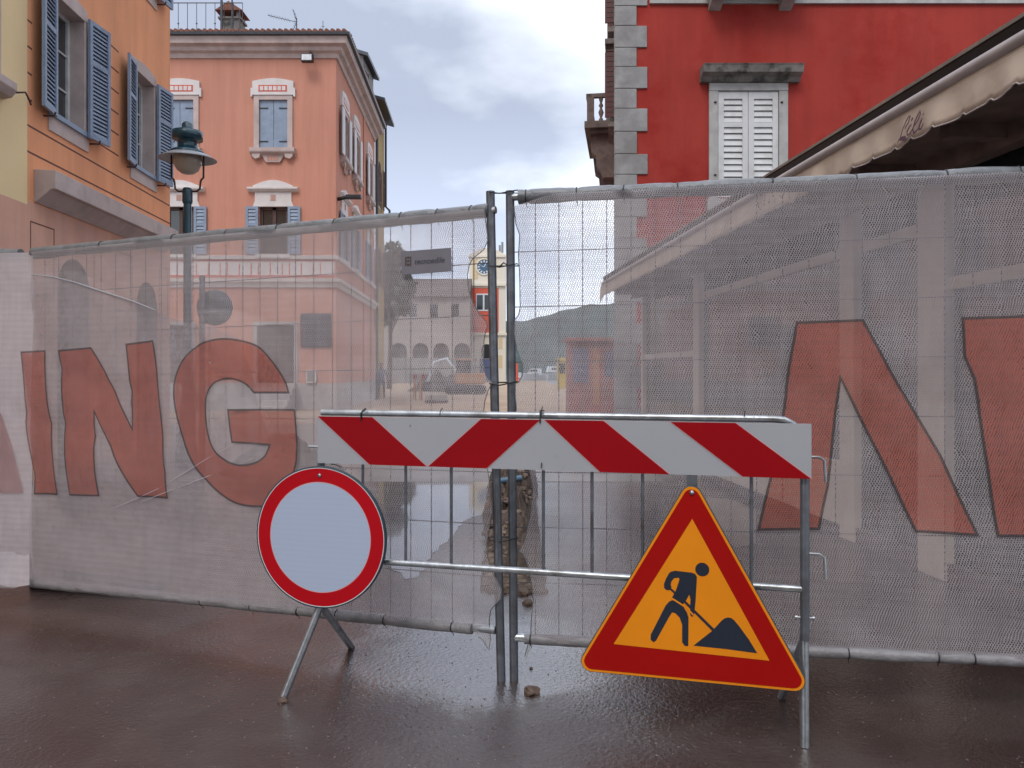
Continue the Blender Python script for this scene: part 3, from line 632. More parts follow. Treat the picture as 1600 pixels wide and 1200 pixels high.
for z0, z1 in ((9.6, 11.6), (5.6, 7.4)):
    m_ = MB(); m_.box(.95, 2.05, -.02, .12, z0-.1, z0, 'stonep'); wd = m_.build('window', bo)
    shutter(wd, .5, 1.0, z0, z1, -.12, 'redsh', pitch=.12); shutter(wd, 2.0, 2.5, z0, z1, -.12, 'redsh', pitch=.12)
    m_ = MB(); m_.box(1, 2, .1, .14, z0, z1, 'glass'); m_.build('pane', wd)
# dormer house piece
bd = thing('grey_dormer_house', 'dark grey roof dormer rising behind the salmon cornice', 'dormer', (-6.75, 33.5, 12.9))
m_ = MB(); m_.box(-.3, .25, 0, 2.5, 0, 2.3, 'grey'); m_.build('wall', bd); m_ = MB(); m_.add([(-.5,-.2,2.45),(.5,-.2,2.15),(.5,2.7,2.15),(-.5,2.7,2.45),(-.5,-.2,2.6),(.5,-.2,2.3),(.5,2.7,2.3),(-.5,2.7,2.6)], [(0,3,2,1),(4,5,6,7),(0,1,5,4),(1,2,6,5),(2,3,7,6),(3,0,4,7)], 'gutter'); m_.build('roof', bd)
m_ = MB(); m_.box(.25, .27, .4, 1.2, .6, 1.8, 'glass'); m_.box(.25, .28, .3, .4, .5, 1.9, 'stoned'); m_.box(.25, .28, 1.2, 1.3, .5, 1.9, 'stoned'); m_.build('window', bd)

# ================================================================== RED HOUSE
D3 = 14.0; k3 = D3/F; X3 = 163*k3
def r3(px): return (px-963)*k3
def z3(py): return CAMZ-(py-HY)*k3
b3 = thing('red_house', 'dark red plastered house with pale stone quoins and one white shuttered window', 'house', (X3, D3, 0))
wu0, wu1 = r3(1121), r3(1216)
m_ = MB(); wall(m_, 0, 12, 0, 12, [(wu0, wu1, 4.55, z3(143))], 'red', rm='stone'); m_.build('wall', b3)
XR = Matrix.Rotation(math.atan2(1, .15), 4, 'Z') @ Matrix.Diagonal((1, 1, 1, 1))
# side wall faces left: local x runs away from camera, outward is +y here
m_ = MB(XR); m_.add([(0, 0, 0), (12, 0, 0), (12, 0, 12), (0, 0, 12)], [(3, 2, 1, 0)], 'red'); m_.build('side_wall', b3)
m_ = MB(); z = -.22; k = 0; zq = z3(41)
rows = [z3(273+33.2*i) for i in range(20)]
zs_ = [z3(y) for y in (-90, -57, -24, 10, 41, 75, 105, 139, 170, 206, 241, 273)]
while zs_[-1] > .4: zs_.append(zs_[-1]-.387)
for i in range(len(zs_)-1):
    w_ = .37 if i % 2 else .56
    if i % 2 == 0: w_ = .56 if True else w_
    wide = (i % 2 == 0)
    # photo: 10-41 narrow, 41-75 wide
    wd_ = .56 if (i % 2 == 0) else .37
    off = random.uniform(-.006, .006)
    m_.box(-.03, wd_+off, -.03-random.uniform(0, .004), .1, zs_[i+1]+.004, zs_[i]-.004, 'quoin')
m_.build('quoins', b3, .008)
m_ = MB(); m_.box(.6, 12, -.05, .001, z3(7), z3(-6), 'stone'); m_.build('string_course', b3, .006)
m_ = MB(); m_.box(r3(1100), r3(1245), -.6, .001, z3(0)+.06, z3(0)+.2, 'stonebr')
bal = m_.build('balcony', b3, .01)
for px in (1116, 1226):
    u = r3(px); m_ = MB(X=Matrix.Translation((u, 0, z3(0)))); pr = [(-.0, .06), (-.5, .06), (-.52, -.02), (-.46, -.12), (-.36, -.16), (-.3, -.1), (-.2, -.14), (0, -.2)]
    m_.extr_x(pr, -.11, .11, 'stone'); m_.build('corbel', bal, .005)
m_ = MB(); m_.box(r3(1102), r3(1243), -.58, -.5, z3(0)+1.1, z3(0)+1.2, 'stone')
for i in range(7): m_.lathe([(.05, 0), (.05, .08), (.03, .12), (.08, .4), (.03, .7), (.05, .78), (.05, .9)], (r3(1105)+i*.26, -.54, z3(0)+.2), 'stone', 10)
m_.build('balustrade', bal)
zt3 = z3(143)
m_ = MB()
m_.box(r3(1107), wu0, -.05, .001, 4.3, zt3, 'stone'); m_.box(wu1, r3(1230), -.05, .001, 4.3, zt3, 'stone'); m_.box(r3(1107), r3(1230), -.06, .001, zt3, z3(131), 'stone')
m_.box(r3(1104), r3(1233), -.08, .001, 4.3, 4.5, 'stone')
wd3 = m_.build('window', b3, .006)
m_ = MB(); m_.extr_x([(0, z3(131)+.001), (-.1, z3(131)), (-.16, z3(125)), (-.27, z3(121)), (-.3, z3(112)), (-.32, z3(109)), (0, z3(108))], r3(1093), r3(1247), 'stoned'); m_.build('hood', wd3, .004)
m_ = MB()
for x in (r3(1116.5), r3(1220)):
    for z in (z3(163), z3(276), z3(276)-1.2): m_.lathe([(0, 0), (.025, .01), (.025, .03), (0, .035)], (x, -.055, z), 'rust', 8)
m_.build('hinge_pin', wd3)
mid3 = (wu0+wu1)/2
for x0, x1 in ((wu0+.01, mid3-.005), (mid3+.005, wu1-.01)):
    b = MB(); st = .07; z0, z1 = 4.56, zt3-.01; yy = -.005
    ta, tb = z3(192), z3(155); lb = z3(199)
    b.box(x0, x0+.1, yy-.02, yy+.02, z0, z1, 'whitep'); b.box(x1-.1, x1, yy-.02, yy+.02, z0, z1, 'whitep')
    for a, c in ((z0, z0+.12), (lb, ta), (tb, z1)): b.box(x0+.1, x1-.1, yy-.018, yy+.018, a, c, 'whitep')
    louvre(b, x0+.1, x1-.1, ta, tb, yy, 'whitep', .095, 'grey'); louvre(b, x0+.1, x1-.1, z0+.12, lb, yy, 'whitep', .105, 'grey')
    b.build('shutter', wd3)
# side balcony and shutters, projecting to the left over the lane
def side_box(b, u0, u1, o0, o1, z0, z1, m): b.box(u0, u1, o0, o1, z0, z1, m)   # o = outward (+y of XR frame)
zb_ = lambda py: CAMZ-(py-HY)*18.0/F
sb = MB(XR)
sb.box(3.6, 6.2, 0, .78, zb_(207), zb_(196), 'stonebr'); sb.box(3.7, 6.1, 0, .66, zb_(213), zb_(207), 'stonebr'); 
sbal = sb.build('balcony', b3, .01)
for u in (3.85, 5.7):
    sb = MB(XR); m4 = [(0, zb_(213)), (.66, zb_(214)), (.62, zb_(240)), (.52, zb_(245)), (.5, zb_(262)), (.42, zb_(268)), (.36, zb_(279)), (0, zb_(279))]
    n = len(m4); sb.add([(u, a, c) for a, c in m4]+[(u+.35, a, c) for a, c in m4], [(i, (i+1) % n, n+(i+1) % n, n+i) for i in range(n)]+[tuple(range(n)), tuple(range(2*n-1, n-1, -1))], 'stonebr'); sb.build('corbel', sbal, .008)
sb = MB(XR); sb.box(3.62, 3.72, 0, .72, zb_(160), zb_(154), 'stonebr'); sb.box(3.62, 6.2, .62, .74, zb_(160), zb_(154), 'stonebr')
sb.box(3.6, 3.76, .56, .72, zb_(196), zb_(160), 'stonebr'); sb.box(6.0, 6.16, .56, .72, zb_(196), zb_(160), 'stonebr'); sb.box(3.6, 3.76, 0, .1, zb_(196), zb_(160), 'stonebr')
bpf = [(.05, 0), (.05, .05), (.025, .08), (.065, .2), (.025, .3), (.055, .36), (.025, .42), (.05, .5), (.05, .55)]
for o in (.24, .4): sb.lathe(bpf, (3.68, o, zb_(196)), 'stonebr', 10)
for i in range(8): sb.lathe(bpf, (3.95+i*.26, .66, zb_(196)), 'stonebr', 10)
sb.build('balustrade', sbal)
for u, z0, z1 in ((1.2, z3(150), z3(40)), (3.0, zb_(200), zb_(60)), (1.2, z3(-10), z3(-110)), (3.0, zb_(10), zb_(-70))):
    sb = MB(XR); sb.box(u, u+1.0, 0, .08, z0-.1, z1+.15, 'stoned'); sb.box(u-.1, u+1.1, 0, .24, z1+.15, z1+.25, 'stoned'); sb.box(u-.1, u+1.1, 0, .18, z0-.2, z0-.1, 'stoned'); wd = sb.build('window', b3)
    sb = MB(XR); sb.box(u-.05, u-.01, .02, .24, z0, z1, 'redsh')
    for k in range(14): sb.box(u-.056, u-.004, .05, .21, z0+.1+k*.1, z0+.13+k*.1, 'wood')
    sb.build('shutter', wd)

# ================================================================== RESTAURANT PAVILION
# long low glazed front along the right side; local x runs towards the camera, y into the building
PA = Plane((1.5705, 13.0), (2.3776, 2.45))
pav = PA.thing('restaurant_pavilion', 'low glazed restaurant front with cream posts and dark ceiling along the right side', 'pavilion')
LA = PA.len
def wx(D_): return (13.0-D_)*LA/(13.0-2.45)
Hc = [(9.6, .12), (6.17, .15), (5.13, .2), (3.6, .2), (13.2, .1)]
off = .62
posts = []
for px, wpx in ((1087, 9), (1322, 22), (1454, 42)):
    s0, _ = PA.hit(px-wpx/2, 500, off); s1, _ = PA.hit(px+wpx/2, 500, off); posts.append((s0, s1))
posts.append((wx(3.7), wx(3.7)+.2)); s0, _ = PA.hit(973, 500, off); posts.insert(0, (max(s0, .05)-.04, max(s0, .05)+.06))
for a, c in posts:
    m_ = MB(); m_.box(a, c, off, off+.16, 0, 2.72, 'cream'); m_.build('post', pav, .008)
tr = MB()
for i in range(len(posts)-1):
    a, c = posts[i][1], posts[i+1][0]
    zt_ = 2.36 if i < 3 else 1.95
    if i == 0: zt_ = 1.62
    tr.box(a, c, off+.03, off+.12, zt_-.05, zt_+.03, 'cream')
    tr.box(a, c, off+.02, off+.14, 0, .12, 'wood')
tr.build('transom', pav, .004)
gl = MB()
for i in range(len(posts)-1):
    a, c = posts[i][1], posts[i+1][0]; gl.box(a, c, off+.07, off+.075, .12, 2.7, 'glass')
gl.build('glazing', pav)
m_ = MB(); a, c = posts[2][0]+.0, posts[3][0]
m_.box(posts[1][1], posts[2][0], off+.0, off+.07, .1, .62, 'cream')
m_.build('base_panel', pav, .005)
m_ = MB(); m_.box(0, LA, .1, 4, 2.72, 2.78, 'darkwood'); 
for k in range(12): m_.box(.3+k*.85, .38+k*.85, .12, off, 2.64, 2.719, 'darkwood')
m_.box(0, LA, .45, .55, 2.6, 2.72, 'darkwood'); m_.build('ceiling', pav)
m_ = MB(); m_.box(0, LA, .08, 4.2, 2.86, 2.93, 'gutter'); m_.build('roof', pav)
m_ = MB(); m_.extr_x([(-.01, 2.88), (.08, 2.88), (.08, 2.94), (-.03, 2.94), (-.03, 2.93)], 0, LA, 'black'); m_.extr_x([(-.04, 2.941), (.1, 2.941), (.1, 2.966), (-.03, 2.966)], 0, LA, 'brownroof'); m_.build('fascia', pav)
# awning
aw = PA.thing('awning', 'cream canvas awning with scalloped edge lettered on its valance, on the restaurant front', 'awning')
m_ = MB(); m_.tube([(0, -.03, 2.85), (LA, -.03, 2.85)], .034, 'tube', 16); m_.build('front_rail', aw)
m_ = MB(); nseg = int(LA*60)
def vy(x, z): 
    h_ = (2.81-z)/.17
    return -.035-.012*h_*math.sin(x*9.3)-.01*h_*math.sin(x*23+1)-.006*h_
def vb(x):
    t = (x % .2)/.2
    return 2.641-.007*math.sin(math.pi*t)+.014*math.exp(-((t-.04)/.05)**2)+.012*math.exp(-((t-1.0)/.04)**2)
vs = []; rowsn = 5
for i in range(nseg+1):
    x = LA*i/nseg; zb2 = vb(x)
    for j in range(rowsn+1):
        z = 2.825+(zb2-2.825)*j/rowsn; vs.append((x, vy(x, z), z))
fs = [(i*(rowsn+1)+j, (i+1)*(rowsn+1)+j, (i+1)*(rowsn+1)+j+1, i*(rowsn+1)+j+1) for i in range(nseg) for j in range(rowsn)]
m_.add(vs, fs, 'awning', True)
va = m_.build('valance', aw); so_ = va.modifiers.new('thickness', 'SOLIDIFY'); so_.thickness = .004
m_ = MB(); vs = [(LA*i/nseg, vy(LA*i/nseg, vb(LA*i/nseg))-.004, vb(LA*i/nseg)) for i in range(nseg+1)]; m_.tube(vs, .0045, 'tube', 5); m_.build('edge_binding', aw)
# drooping cover piece at the far end
m_ = MB(); m_.add([(-.12, -.04, 2.83), (.3, -.045, 2.83), (.3, -.05, 2.66), (.1, -.06, 2.6), (-.1, -.06, 2.52), (-.16, -.05, 2.66)], [(0,1,2,3,4,5)], 'awning'); o = m_.build('end_flap', aw); o.modifiers.new('t', 'SOLIDIFY').thickness = .006
# hand lettering as flat pen strokes lying on the valance
def strokes(parent, name, lines, widths, tolocal, m, yo=-.022):
    b = MB()
    for ln, wd in zip(lines, widths):
        P = [tolocal(*p) for p in ln]; n = len(P); vs = []
        for i in range(n):
            d = Vector(P[min(i+1, n-1)])-Vector(P[max(i-1, 0)]); d.normalize(); nn = Vector((-d.y, d.x))
            ww = wd*(.55 if i in (0, n-1) else 1)
            for sg in (1, -1):
                x, z = Vector(P[i])+nn*ww*sg; vs.append((x, vy(x, z)+yo, z))
        b.add(vs, [(2*i, 2*i+1, 2*i+3, 2*i+2) for i in range(n-1)], m)
    o = b.build(name, parent); o.modifiers.new('t', 'SOLIDIFY').thickness = .001; return o
def z5(x, y): return PA.hit(1380+x/13.333, 150+y/13.333, -.05)
L1 = [[(500,690),(520,640),(570,560),(600,410),(570,430),(520,520),(450,700),(400,840),(370,900),(330,920),(290,985)],
      [(360,905),(430,890),(500,885),(540,855)],
      [(625,525),(650,470),(660,460)], [(640,590),(600,650),(560,740),(570,820),(620,780),(680,650)],
      [(680,650),(760,500),(805,380),(800,310),(760,380),(700,540),(670,690),(690,780),(740,730),(790,650)],
      [(860,400),(885,350)], [(860,460),(830,520),(795,620),(790,710),(830,680),(890,580)]]
strokes(aw, 'lettering', L1, [.0045, .012, .0055, .0052, .005, .0055, .0058], z5, 'mauve')
def z6(x, y): return PA.hit(1150+x/12.31, 270+y/12.31, -.05)
L2 = [[(500,420),(430,470),(430,600),(450,700),(520,710)], [(580,430),(590,560),(600,640)], [(670,440),(670,540),(672,620)], [(760,400),(765,500),(770,620)], [(860,400),(900,490),(950,370)], [(1010,370),(1010,430),(1012,500)]]
strokes(aw, 'lettering', L2, [.006]*6, z6, 'mauve')

# ================================================================== STREET LAMP
DL = 10.6; kl = DL/F
def lz(py): return CAMZ-(py-HY)*kl
lamp = thing('street_lamp', 'dark teal street lamp with frosted globe and wide white brim', 'street lamp', ((293-800)*kl, DL, 0))
m_ = MB(); m_.lathe([(.16, 0), (.16, .3), (.12, .35), (.1, .9), (.07, 1.0), (.055, 2), (.052, lz(317))], (0, 0, 0), 'lampgreen', 20)
m_.lathe([(.06, lz(318)), (.068, lz(315)), (.068, lz(297)), (.055, lz(294)), (0, lz(294))], (0, 0, 0), 'lampgreen', 20); m_.build('pole', lamp)
m_ = MB()
for sx_ in (-1, 1):
    m_.tube([(sx_*.05, 0, lz(299)), (sx_*.13, 0, lz(299)), (sx_*.17, 0, lz(295)), (sx_*.18, 0, lz(284)), (sx_*.195, 0, lz(280)), (sx_*.22, 0, lz(278)), (sx_*.222, 0, lz(246)), (sx_*.222, 0, lz(238))], .014, 'rust', 8)
m_.build('yoke', lamp)
zc = lz(240)
gm, gt, gb = mat('frosted_globe'); gb.inputs['Base Color'].default_value = (.42, .36, .3, 1); gb.inputs['Roughness'].default_value = .25; gb.inputs['Subsurface Weight'].default_value = .3; gb.inputs['Subsurface Radius'].default_value = (.1, .1, .1); M['globe'] = gm
m_ = MB(); m_.lathe([(.18, .0), (.19, -.06), (.18, -.15), (.14, -.23), (.08, -.275), (0, -.29)], (0, 0, zc), 'globe', 24); m_.build('globe', lamp)
m_ = MB(Matrix.Translation((0, 0, zc)) @ Matrix.Rotation(R(2), 4, 'X')); m_.lathe([(.19, -.01), (.3, -.045), (.38, -.085), (.385, -.08), (.3, -.03), (.19, .02)], (0, 0, 0), 'refwhite', 32); m_.build('brim', lamp)
m_ = MB(); m_.lathe([(.24, -.02), (.245, .005), (.2, .04), (.13, .06), (.13, .19), (.2, .19), (.2, .30), (.12, .32), (.075, .32), (.075, .40), (.05, .43), (0, .44)], (0, 0, zc), 'lampgreen', 28); m_.build('cap', lamp)

# round sign seen from behind, on its pole
DS = 9.5; ks = DS/F
sg = thing('round_road_sign', 'round road sign seen from its dark back, on a grey pole behind the net', 'road sign', ((316-800)*ks, DS, 0))
m_ = MB(); m_.tube([(0, 0, 0), (0, 0, 2.55)], .035, 'galvd', 12); m_.build('pole', sg)
m_ = MB(Matrix.Translation(((333-316)*ks, .05, CAMZ-(480-HY)*ks)) @ Matrix.Rotation(R(90), 4, 'X')); m_.lathe([(0, -.012), (.215, -.012), (.225, 0), (.215, .012), (0, .012)], (0, 0, 0), 'alu', 40); m_.build('disc', sg)
m_ = MB(); m_.box(-.05, .2, -.04, .03, 2.08, 2.13, 'galvd'); m_.build('clamp', sg)

# ================================================================== FAR SQUARE
kt = 100/F
def tX(px): return (px-800)*kt
def tZ(py): return CAMZ-(py-HY)*kt
tw = thing('clock_tower', 'cream and red clock tower across the square, seen through the gap', 'tower', (tX(733), 100, 0)); o0 = tX(733)
m_ = MB(); W_ = tX(790)-o0
m_.box(0, W_, 0, 5, 0, tZ(398), 'cream_t'); n = 14
m_.prism([(0, tZ(398)), (W_, tZ(398))]+[(W_-W_*k/n, tZ(398)+.9*math.sin(math.pi*k/n)) for k in range(n+1)], 0, 5, 'cream_t')
m_.build('wall', tw)
m_ = MB(); m_.box(tX(737)-o0, tX(779)-o0, -.06, .0, tZ(520), tZ(450), 'red_t'); m_.build('red_panel', tw)
m_ = MB()
for y0, y1, o in ((447, 443, .3), (524, 520, .25), (402, 399, .2)): m_.box(-.1, W_+.15, -o, 0, tZ(y0), tZ(y1), 'cream_t')
m_.build('cornice', tw)
m_ = MB(); m_.box(tX(738)-o0, tX(747)-o0, -.04, 0, tZ(436), tZ(405), 'tan_t'); m_.box(tX(768)-o0, tX(776)-o0, -.04, 0, tZ(436), tZ(405), 'tan_t')
for y0, y1 in ((545, 528), (575, 555)): m_.box(tX(779)-o0, tX(785)-o0, -.04, 0, tZ(y0), tZ(y1), 'tan_t')
m_.build('tan_panel', tw)
cx = tX(756.5)-o0; cz = tZ(417)
m_ = MB(Matrix.Translation((cx, 0, cz)) @ Matrix.Rotation(R(90), 4, 'X')); m_.lathe([(1.15, 0), (1.12, .12), (.95, .12), (.92, .04)], (0, 0, 0), 'cream_t', 32)
ck = m_.build('clock', tw)
m_ = MB(Matrix.Translation((cx, 0, cz)) @ Matrix.Rotation(R(90), 4, 'X')); m_.lathe([(.93, .05), (0, .05)], (0, 0, 0), 'clock', 32); m_.build('dial', ck)
m_ = MB(Matrix.Translation((cx, -.06, cz)))
for k in range(12):
    a = math.pi*k/6; ca, sa = math.cos(a), math.sin(a)
    m_.add([(ca*.6-sa*.08, -.01, sa*.6+ca*.08), (ca*.85-sa*.1, -.01, sa*.85+ca*.1), (ca*.85+sa*.1, -.01, sa*.85-ca*.1), (ca*.6+sa*.08, -.01, sa*.6-ca*.08)], [(0, 1, 2, 3)], 'boat')
m_.add([(-.05, -.015, 0), (.05, -.015, 0), (.3, -.015, .5), (.22, -.015, .53)], [(0,1,2,3)], 'boat'); m_.add([(0, -.018, -.05), (0, -.018, .05), (-.65, -.018, .2)], [(0,1,2)], 'boat'); m_.build('clock_hands', ck)
m_ = MB()
for a, c in ((745, 754.5), (757, 766)): m_.box(tX(a)-o0, tX(c)-o0, -.1, -.06, tZ(484), tZ(461), 'glass')
pn = m_
m_ = MB(); m_.box(tX(744)-o0, tX(767)-o0, -.095, -.059, tZ(486), tZ(459), 'boat'); wt = m_.build('window', tw); pn.build('pane', wt)
m_ = MB(); m_.box(tX(752)-o0, tX(770)-o0, -.05, 0, tZ(560), tZ(545), 'black'); m_.prism([(tX(752)-o0, tZ(545)), (tX(770)-o0, tZ(545))]+[(tX(761)-o0+.75*math.cos(math.pi*k/10), tZ(545)+.6*math.sin(math.pi*k/10)) for k in range(11)], -.05, 0, 'black'); m_.box(tX(750)-o0, tX(768)-o0, -.3, -.05, 0, tZ(561), 'kblue'); m_.build('doorway', tw)
m_ = MB(); m_.box(tX(779)-o0, tX(782.5)-o0, 1, 1.5, tZ(392), tZ(381), 'grey'); m_.box(tX(783)-o0, tX(786.5)-o0, 1, 1.5, tZ(392), tZ(376), 'grey'); m_.build('chimney', tw)

ka = 95/F
def aX(px): return (px-800)*ka
def aZ(py): return CAMZ-(py-HY)*ka
ar = thing('arcade_building', 'long pale building with a row of dark arches beside the clock tower', 'building', (aX(560), 95, 0)); a0 = aX(560)
ac = [623, 657, 689, 722]; wc = [645, 678, 711, 614]
hs = [(aX(x-12.5)-a0, aX(x+12.5)-a0, .3, aZ(536)) for x in ac]+[(aX(x-6)-a0, aX(x+6)-a0, aZ(495), aZ(475)) for x in wc]
m_ = MB(); wall(m_, 0, aX(733)-a0, 0, aZ(465), hs, 'arcade', depth=1.5, arch=(0,1,2,3)); m_.box(0, aX(736)-a0, 1.5, 1.6, 0, aZ(466), 'grey'); m_.build('wall', ar)
m_ = MB(); m_.extr_x([(-.5, aZ(465)), (-.5, aZ(463)), (5, aZ(428)), (9, aZ(463)), (9, aZ(465))], -.3, aX(734)-a0, 'arcroof'); m_.build('roof', ar)
for x in wc:
    m_ = MB(); m_.box(aX(x-7.5)-a0, aX(x+7.5)-a0, -.06, -.002, aZ(498), aZ(495.5), 'stone'); wn = m_.build('window', ar)
    m_ = MB(); m_.box(aX(x-6)-a0, aX(x+6)-a0, .3, .35, aZ(495), aZ(475), 'glass'); m_.build('pane', wn)
hd = thing('hoarding', 'long pale grey hoarding in front of the arches', 'hoarding', (aX(606)*.85, 81, 0))
for i in range(5):
    m_ = MB(); m_.box(i*1.86, i*1.86+1.8, 0, .08, .1, 2.75, 'grey'); m_.build('panel', hd)
    m_ = MB(); m_.box(i*1.86+1.8, i*1.86+1.86, -.02, .1, 0, 2.85, 'galvd'); m_.build('post', hd)

# dark tree by the square
def tree(loc, h, r, label, group=None, n=900):
    t = thing('tree', label, 'tree', loc, 0, group)
    m_ = MB(); m_.tube([(0, 0, 0), (.1, .05, h*.3), (0, 0, h*.6), (.05, .1, h*.8)], [.22, .17, .1, .04], 'bark', 8)
    for k in range(6):
        a = k*1.05; m_.tube([(0, 0, h*(.35+.05*k)), (math.cos(a)*r*.4, math.sin(a)*r*.4, h*(.5+.06*k)), (math.cos(a)*r*.75, math.sin(a)*r*.75, h*(.58+.06*k))], [.08, .05, .02], 'bark', 6)
    m_.build('trunk', t)
    b = MB(); cl = [(random.uniform(-.7, .7)*r, random.uniform(-.7, .7)*r, h*random.uniform(.45, .95), random.uniform(.25, .5)*r) for _ in range(18)]
    for i in range(n):
        c = random.choice(cl); v = Vector((random.gauss(0, 1), random.gauss(0, 1), random.gauss(0, 1))).normalized()*c[3]*random.uniform(.5, 1.05)
        p = Vector(c[:3])+v; s = random.uniform(.12, .3); q1 = Vector((random.gauss(0,1), random.gauss(0,1), random.gauss(0,1))).normalized(); q2 = q1.cross(Vector((random.gauss(0,1), random.gauss(0,1), random.gauss(0,1)))).normalized()
        b.add([p-q1*s, p+q2*s*.6, p+q1*s, p-q2*s*.6], [(0,1,2,3)], 'leaf')
    b.build('crown', t); return t
tree((-9.6, 60, 0), 11.6, 2.0, 'dark leafy tree rising beside the ochre house', n=4200)

# excavator
ex = thing('excavator', 'small orange excavator on black tracks in the middle of the square', 'excavator', ((728-800)*46/F, 46, 0))
m_ = MB()
for y0 in (-.9, .55): m_.prism([(-1.2, .12), (-1.0, 0), (1.0, 0), (1.2, .12), (1.2, .4), (1.0, .55), (-1.0, .55), (-1.2, .4)], y0, y0+.4, 'rubber')
m_.build('tracks', ex, .03)
m_ = MB(); m_.box(-.6, 1.15, -.8, .8, .62, 1.25, 'orangep'); m_.build('body', ex, .06)
m_ = MB(); m_.box(-.55, .35, -.8, 0, 1.25, 2.0, 'glass'); m_.box(-.6, .4, -.85, .05, 2.0, 2.1, 'orangep'); m_.build('cab', ex, .03)
m_ = MB(); m_.tube([(-.5, .3, 1.1), (-1.2, .3, 2.1), (-1.9, .3, 1.9), (-2.3, .3, .7)], [.14, .13, .11, .09], 'boat', 8); m_.build('boom', ex)
m_ = MB(); m_.prism([(-2.5, .75), (-2.15, .75), (-2.1, .4), (-2.35, .15), (-2.7, .3)], .05, .55, 'gutter'); m_.build('bucket', ex, .02)
# long earth heap (dark) behind it
def heap(name, cx_, cy_, lx, ly, hz, m, label=None, cat=None, kind=None, nn=40, rough=.25, seed=0):
    b = MB(); vs = []
    for j in range(nn+1):
        for i in range(nn+1):
            x = (i/nn-.5)*2; y = (j/nn-.5)*2; r_ = min(1, math.sqrt(x*x+y*y)); 
            z = hz*(1-r_**1.6)*(1+rough*2*noise.noise(Vector((x*3+seed, y*3, 0)))+rough*noise.noise(Vector((x*9+seed, y*9, 3))))
            if r_ >= 1: z = -.02
            vs.append((cx_+x*lx/2, cy_+y*ly/2, max(-.02, z)))
    b.add(vs, [(j*(nn+1)+i, j*(nn+1)+i+1, (j+1)*(nn+1)+i+1, (j+1)*(nn+1)+i) for j in range(nn) for i in range(nn)], m, False)
    o = b.build(name)
    if kind: o['kind'] = kind
    if label: tag(o, label, cat)
    return o
M['earth2'] = simple('dark_earth', (.085, .07, .065), .95, var=.4, scale=2, bump=1, bscale=5, bdist=.1)
heap('earth_heap', (688-800)*52/F, 52, 4.6, 2.5, 1.15, 'earth2', 'dark heap of dug earth beside the orange excavator', 'heap', seed=4)
heap('earth_heap', (425-800)*10/F, 10.5, 1.7, 1.6, .42, 'brickE' if False else 'dirt', 'low heap of reddish earth behind the net near the round barrier sign', 'heap', seed=9)
# pallet of kerb stones
pl = thing('stone_pallet', 'wooden pallet with pale kerb stones on the sandy ground', 'pallet', ((682-800)*33/F, 33, 0))
m_ = MB()
for i in range(5): m_.box(-.45+i*.2, -.33+i*.2, -.4, .4, .1, .13, 'wood')
for y in (-.38, 0, .3): m_.box(-.45, .47, y, y+.08, 0, .1, 'wood')
m_.build('pallet_base', pl)
for i in range(4):
    m_ = MB(); m_.box(-.44+i*.23, -.23+i*.23, -.35, .35, .131, .36+.02*(i % 2), 'stone'); m_.build('kerb_stone', pl, .01)
# orange trestle
tr_ = thing('orange_trestle', 'orange site trestle with a red and white plank, left of the earth heap', 'trestle', ((652-800)*36/F, 36, 0))
m_ = MB()
for i in range(4): m_.box(-.4+i*.2, -.2+i*.2, -.03, .0, 1.0, 1.22, 'refred' if i % 2 else 'refwhite')
m_.build('plank', tr_)
for x in (-.12, .16):
    m_ = MB(); m_.tube([(x-.02, -.3, 0), (x, .0, 1.12), (x+.02, .3, 0)], .035, 'orangep', 8); m_.build('leg', tr_)
# far worker in blue
def person(loc, rz, label):
    t = thing('person', label, 'person', loc, rz)
    J = {'pel':((0,0,.95),.13),'ab':((0,0,1.1),.12),'ch':((0,.0,1.33),.15),'nk':((0,0,1.48),.055),'hd':((0,-.02,1.62),.095),'hd2':((0,-.02,1.7),.08),
         'lh':((-.1,0,.9),.095),'lk':((-.12,-.03,.5),.065),'la':((-.14,0,.09),.045),'lt':((-.14,-.15,.035),.035),
         'rh':((.1,0,.9),.095),'rk':((.12,-.06,.5),.065),'ra':((.13,.05,.09),.045),'rt':((.13,-.1,.035),.035),
         'ls':((-.19,0,1.4),.06),'le':((-.25,.03,1.13),.045),'lw':((-.22,-.12,.9),.032),'lf':((-.21,-.16,.82),.03),
         'rs':((.19,0,1.4),.06),'re':((.26,.03,1.13),.045),'rw':((.28,-.08,.88),.032),'rf':((.28,-.1,.8),.03)}
    E = [('pel','ab'),('ab','ch'),('ch','nk'),('nk','hd'),('hd','hd2'),('pel','lh'),('lh','lk'),('lk','la'),('la','lt'),('pel','rh'),('rh','rk'),('rk','ra'),('ra','rt'),('ch','ls'),('ls','le'),('le','lw'),('lw','lf'),('ch','rs'),('rs','re'),('re','rw'),('rw','rf')]
    ks_ = list(J); me = bpy.data.meshes.new('body'); me.from_pydata([J[k][0] for k in ks_], [(ks_.index(a), ks_.index(b)) for a, b in E], [])
    me.materials.append(M['navy']); o = bpy.data.objects.new('body', me); COL.objects.link(o); o.parent = t
    o.modifiers.new('skin', 'SKIN'); sv = me.skin_vertices[0].data
    for i, k in enumerate(ks_): sv[i].radius = (J[k][1], J[k][1])
    sv[0].use_root = True
    o.modifiers.new('sub', 'SUBSURF').levels = 2; o.modifiers[-1].render_levels = 2
    m_ = MB(); m_.lathe([(0, .13), (.07, .11), (.1, .04), (.1, -.02), (.09, -.06)], (0, -.01, 1.66), 'hair', 14); m_.build('hair', t)
    m_ = MB(); m_.lathe([(0, -.1), (.05, -.09), (.075, -.03), (.07, .04), (0, .07)], (0, -.055, 1.63), 'skin', 14)
    m_.build('face', t)
    return t
person(((596-800)*37/F, 37, 0), R(20), 'standing person in dark blue work clothes at the far end of the salmon house')
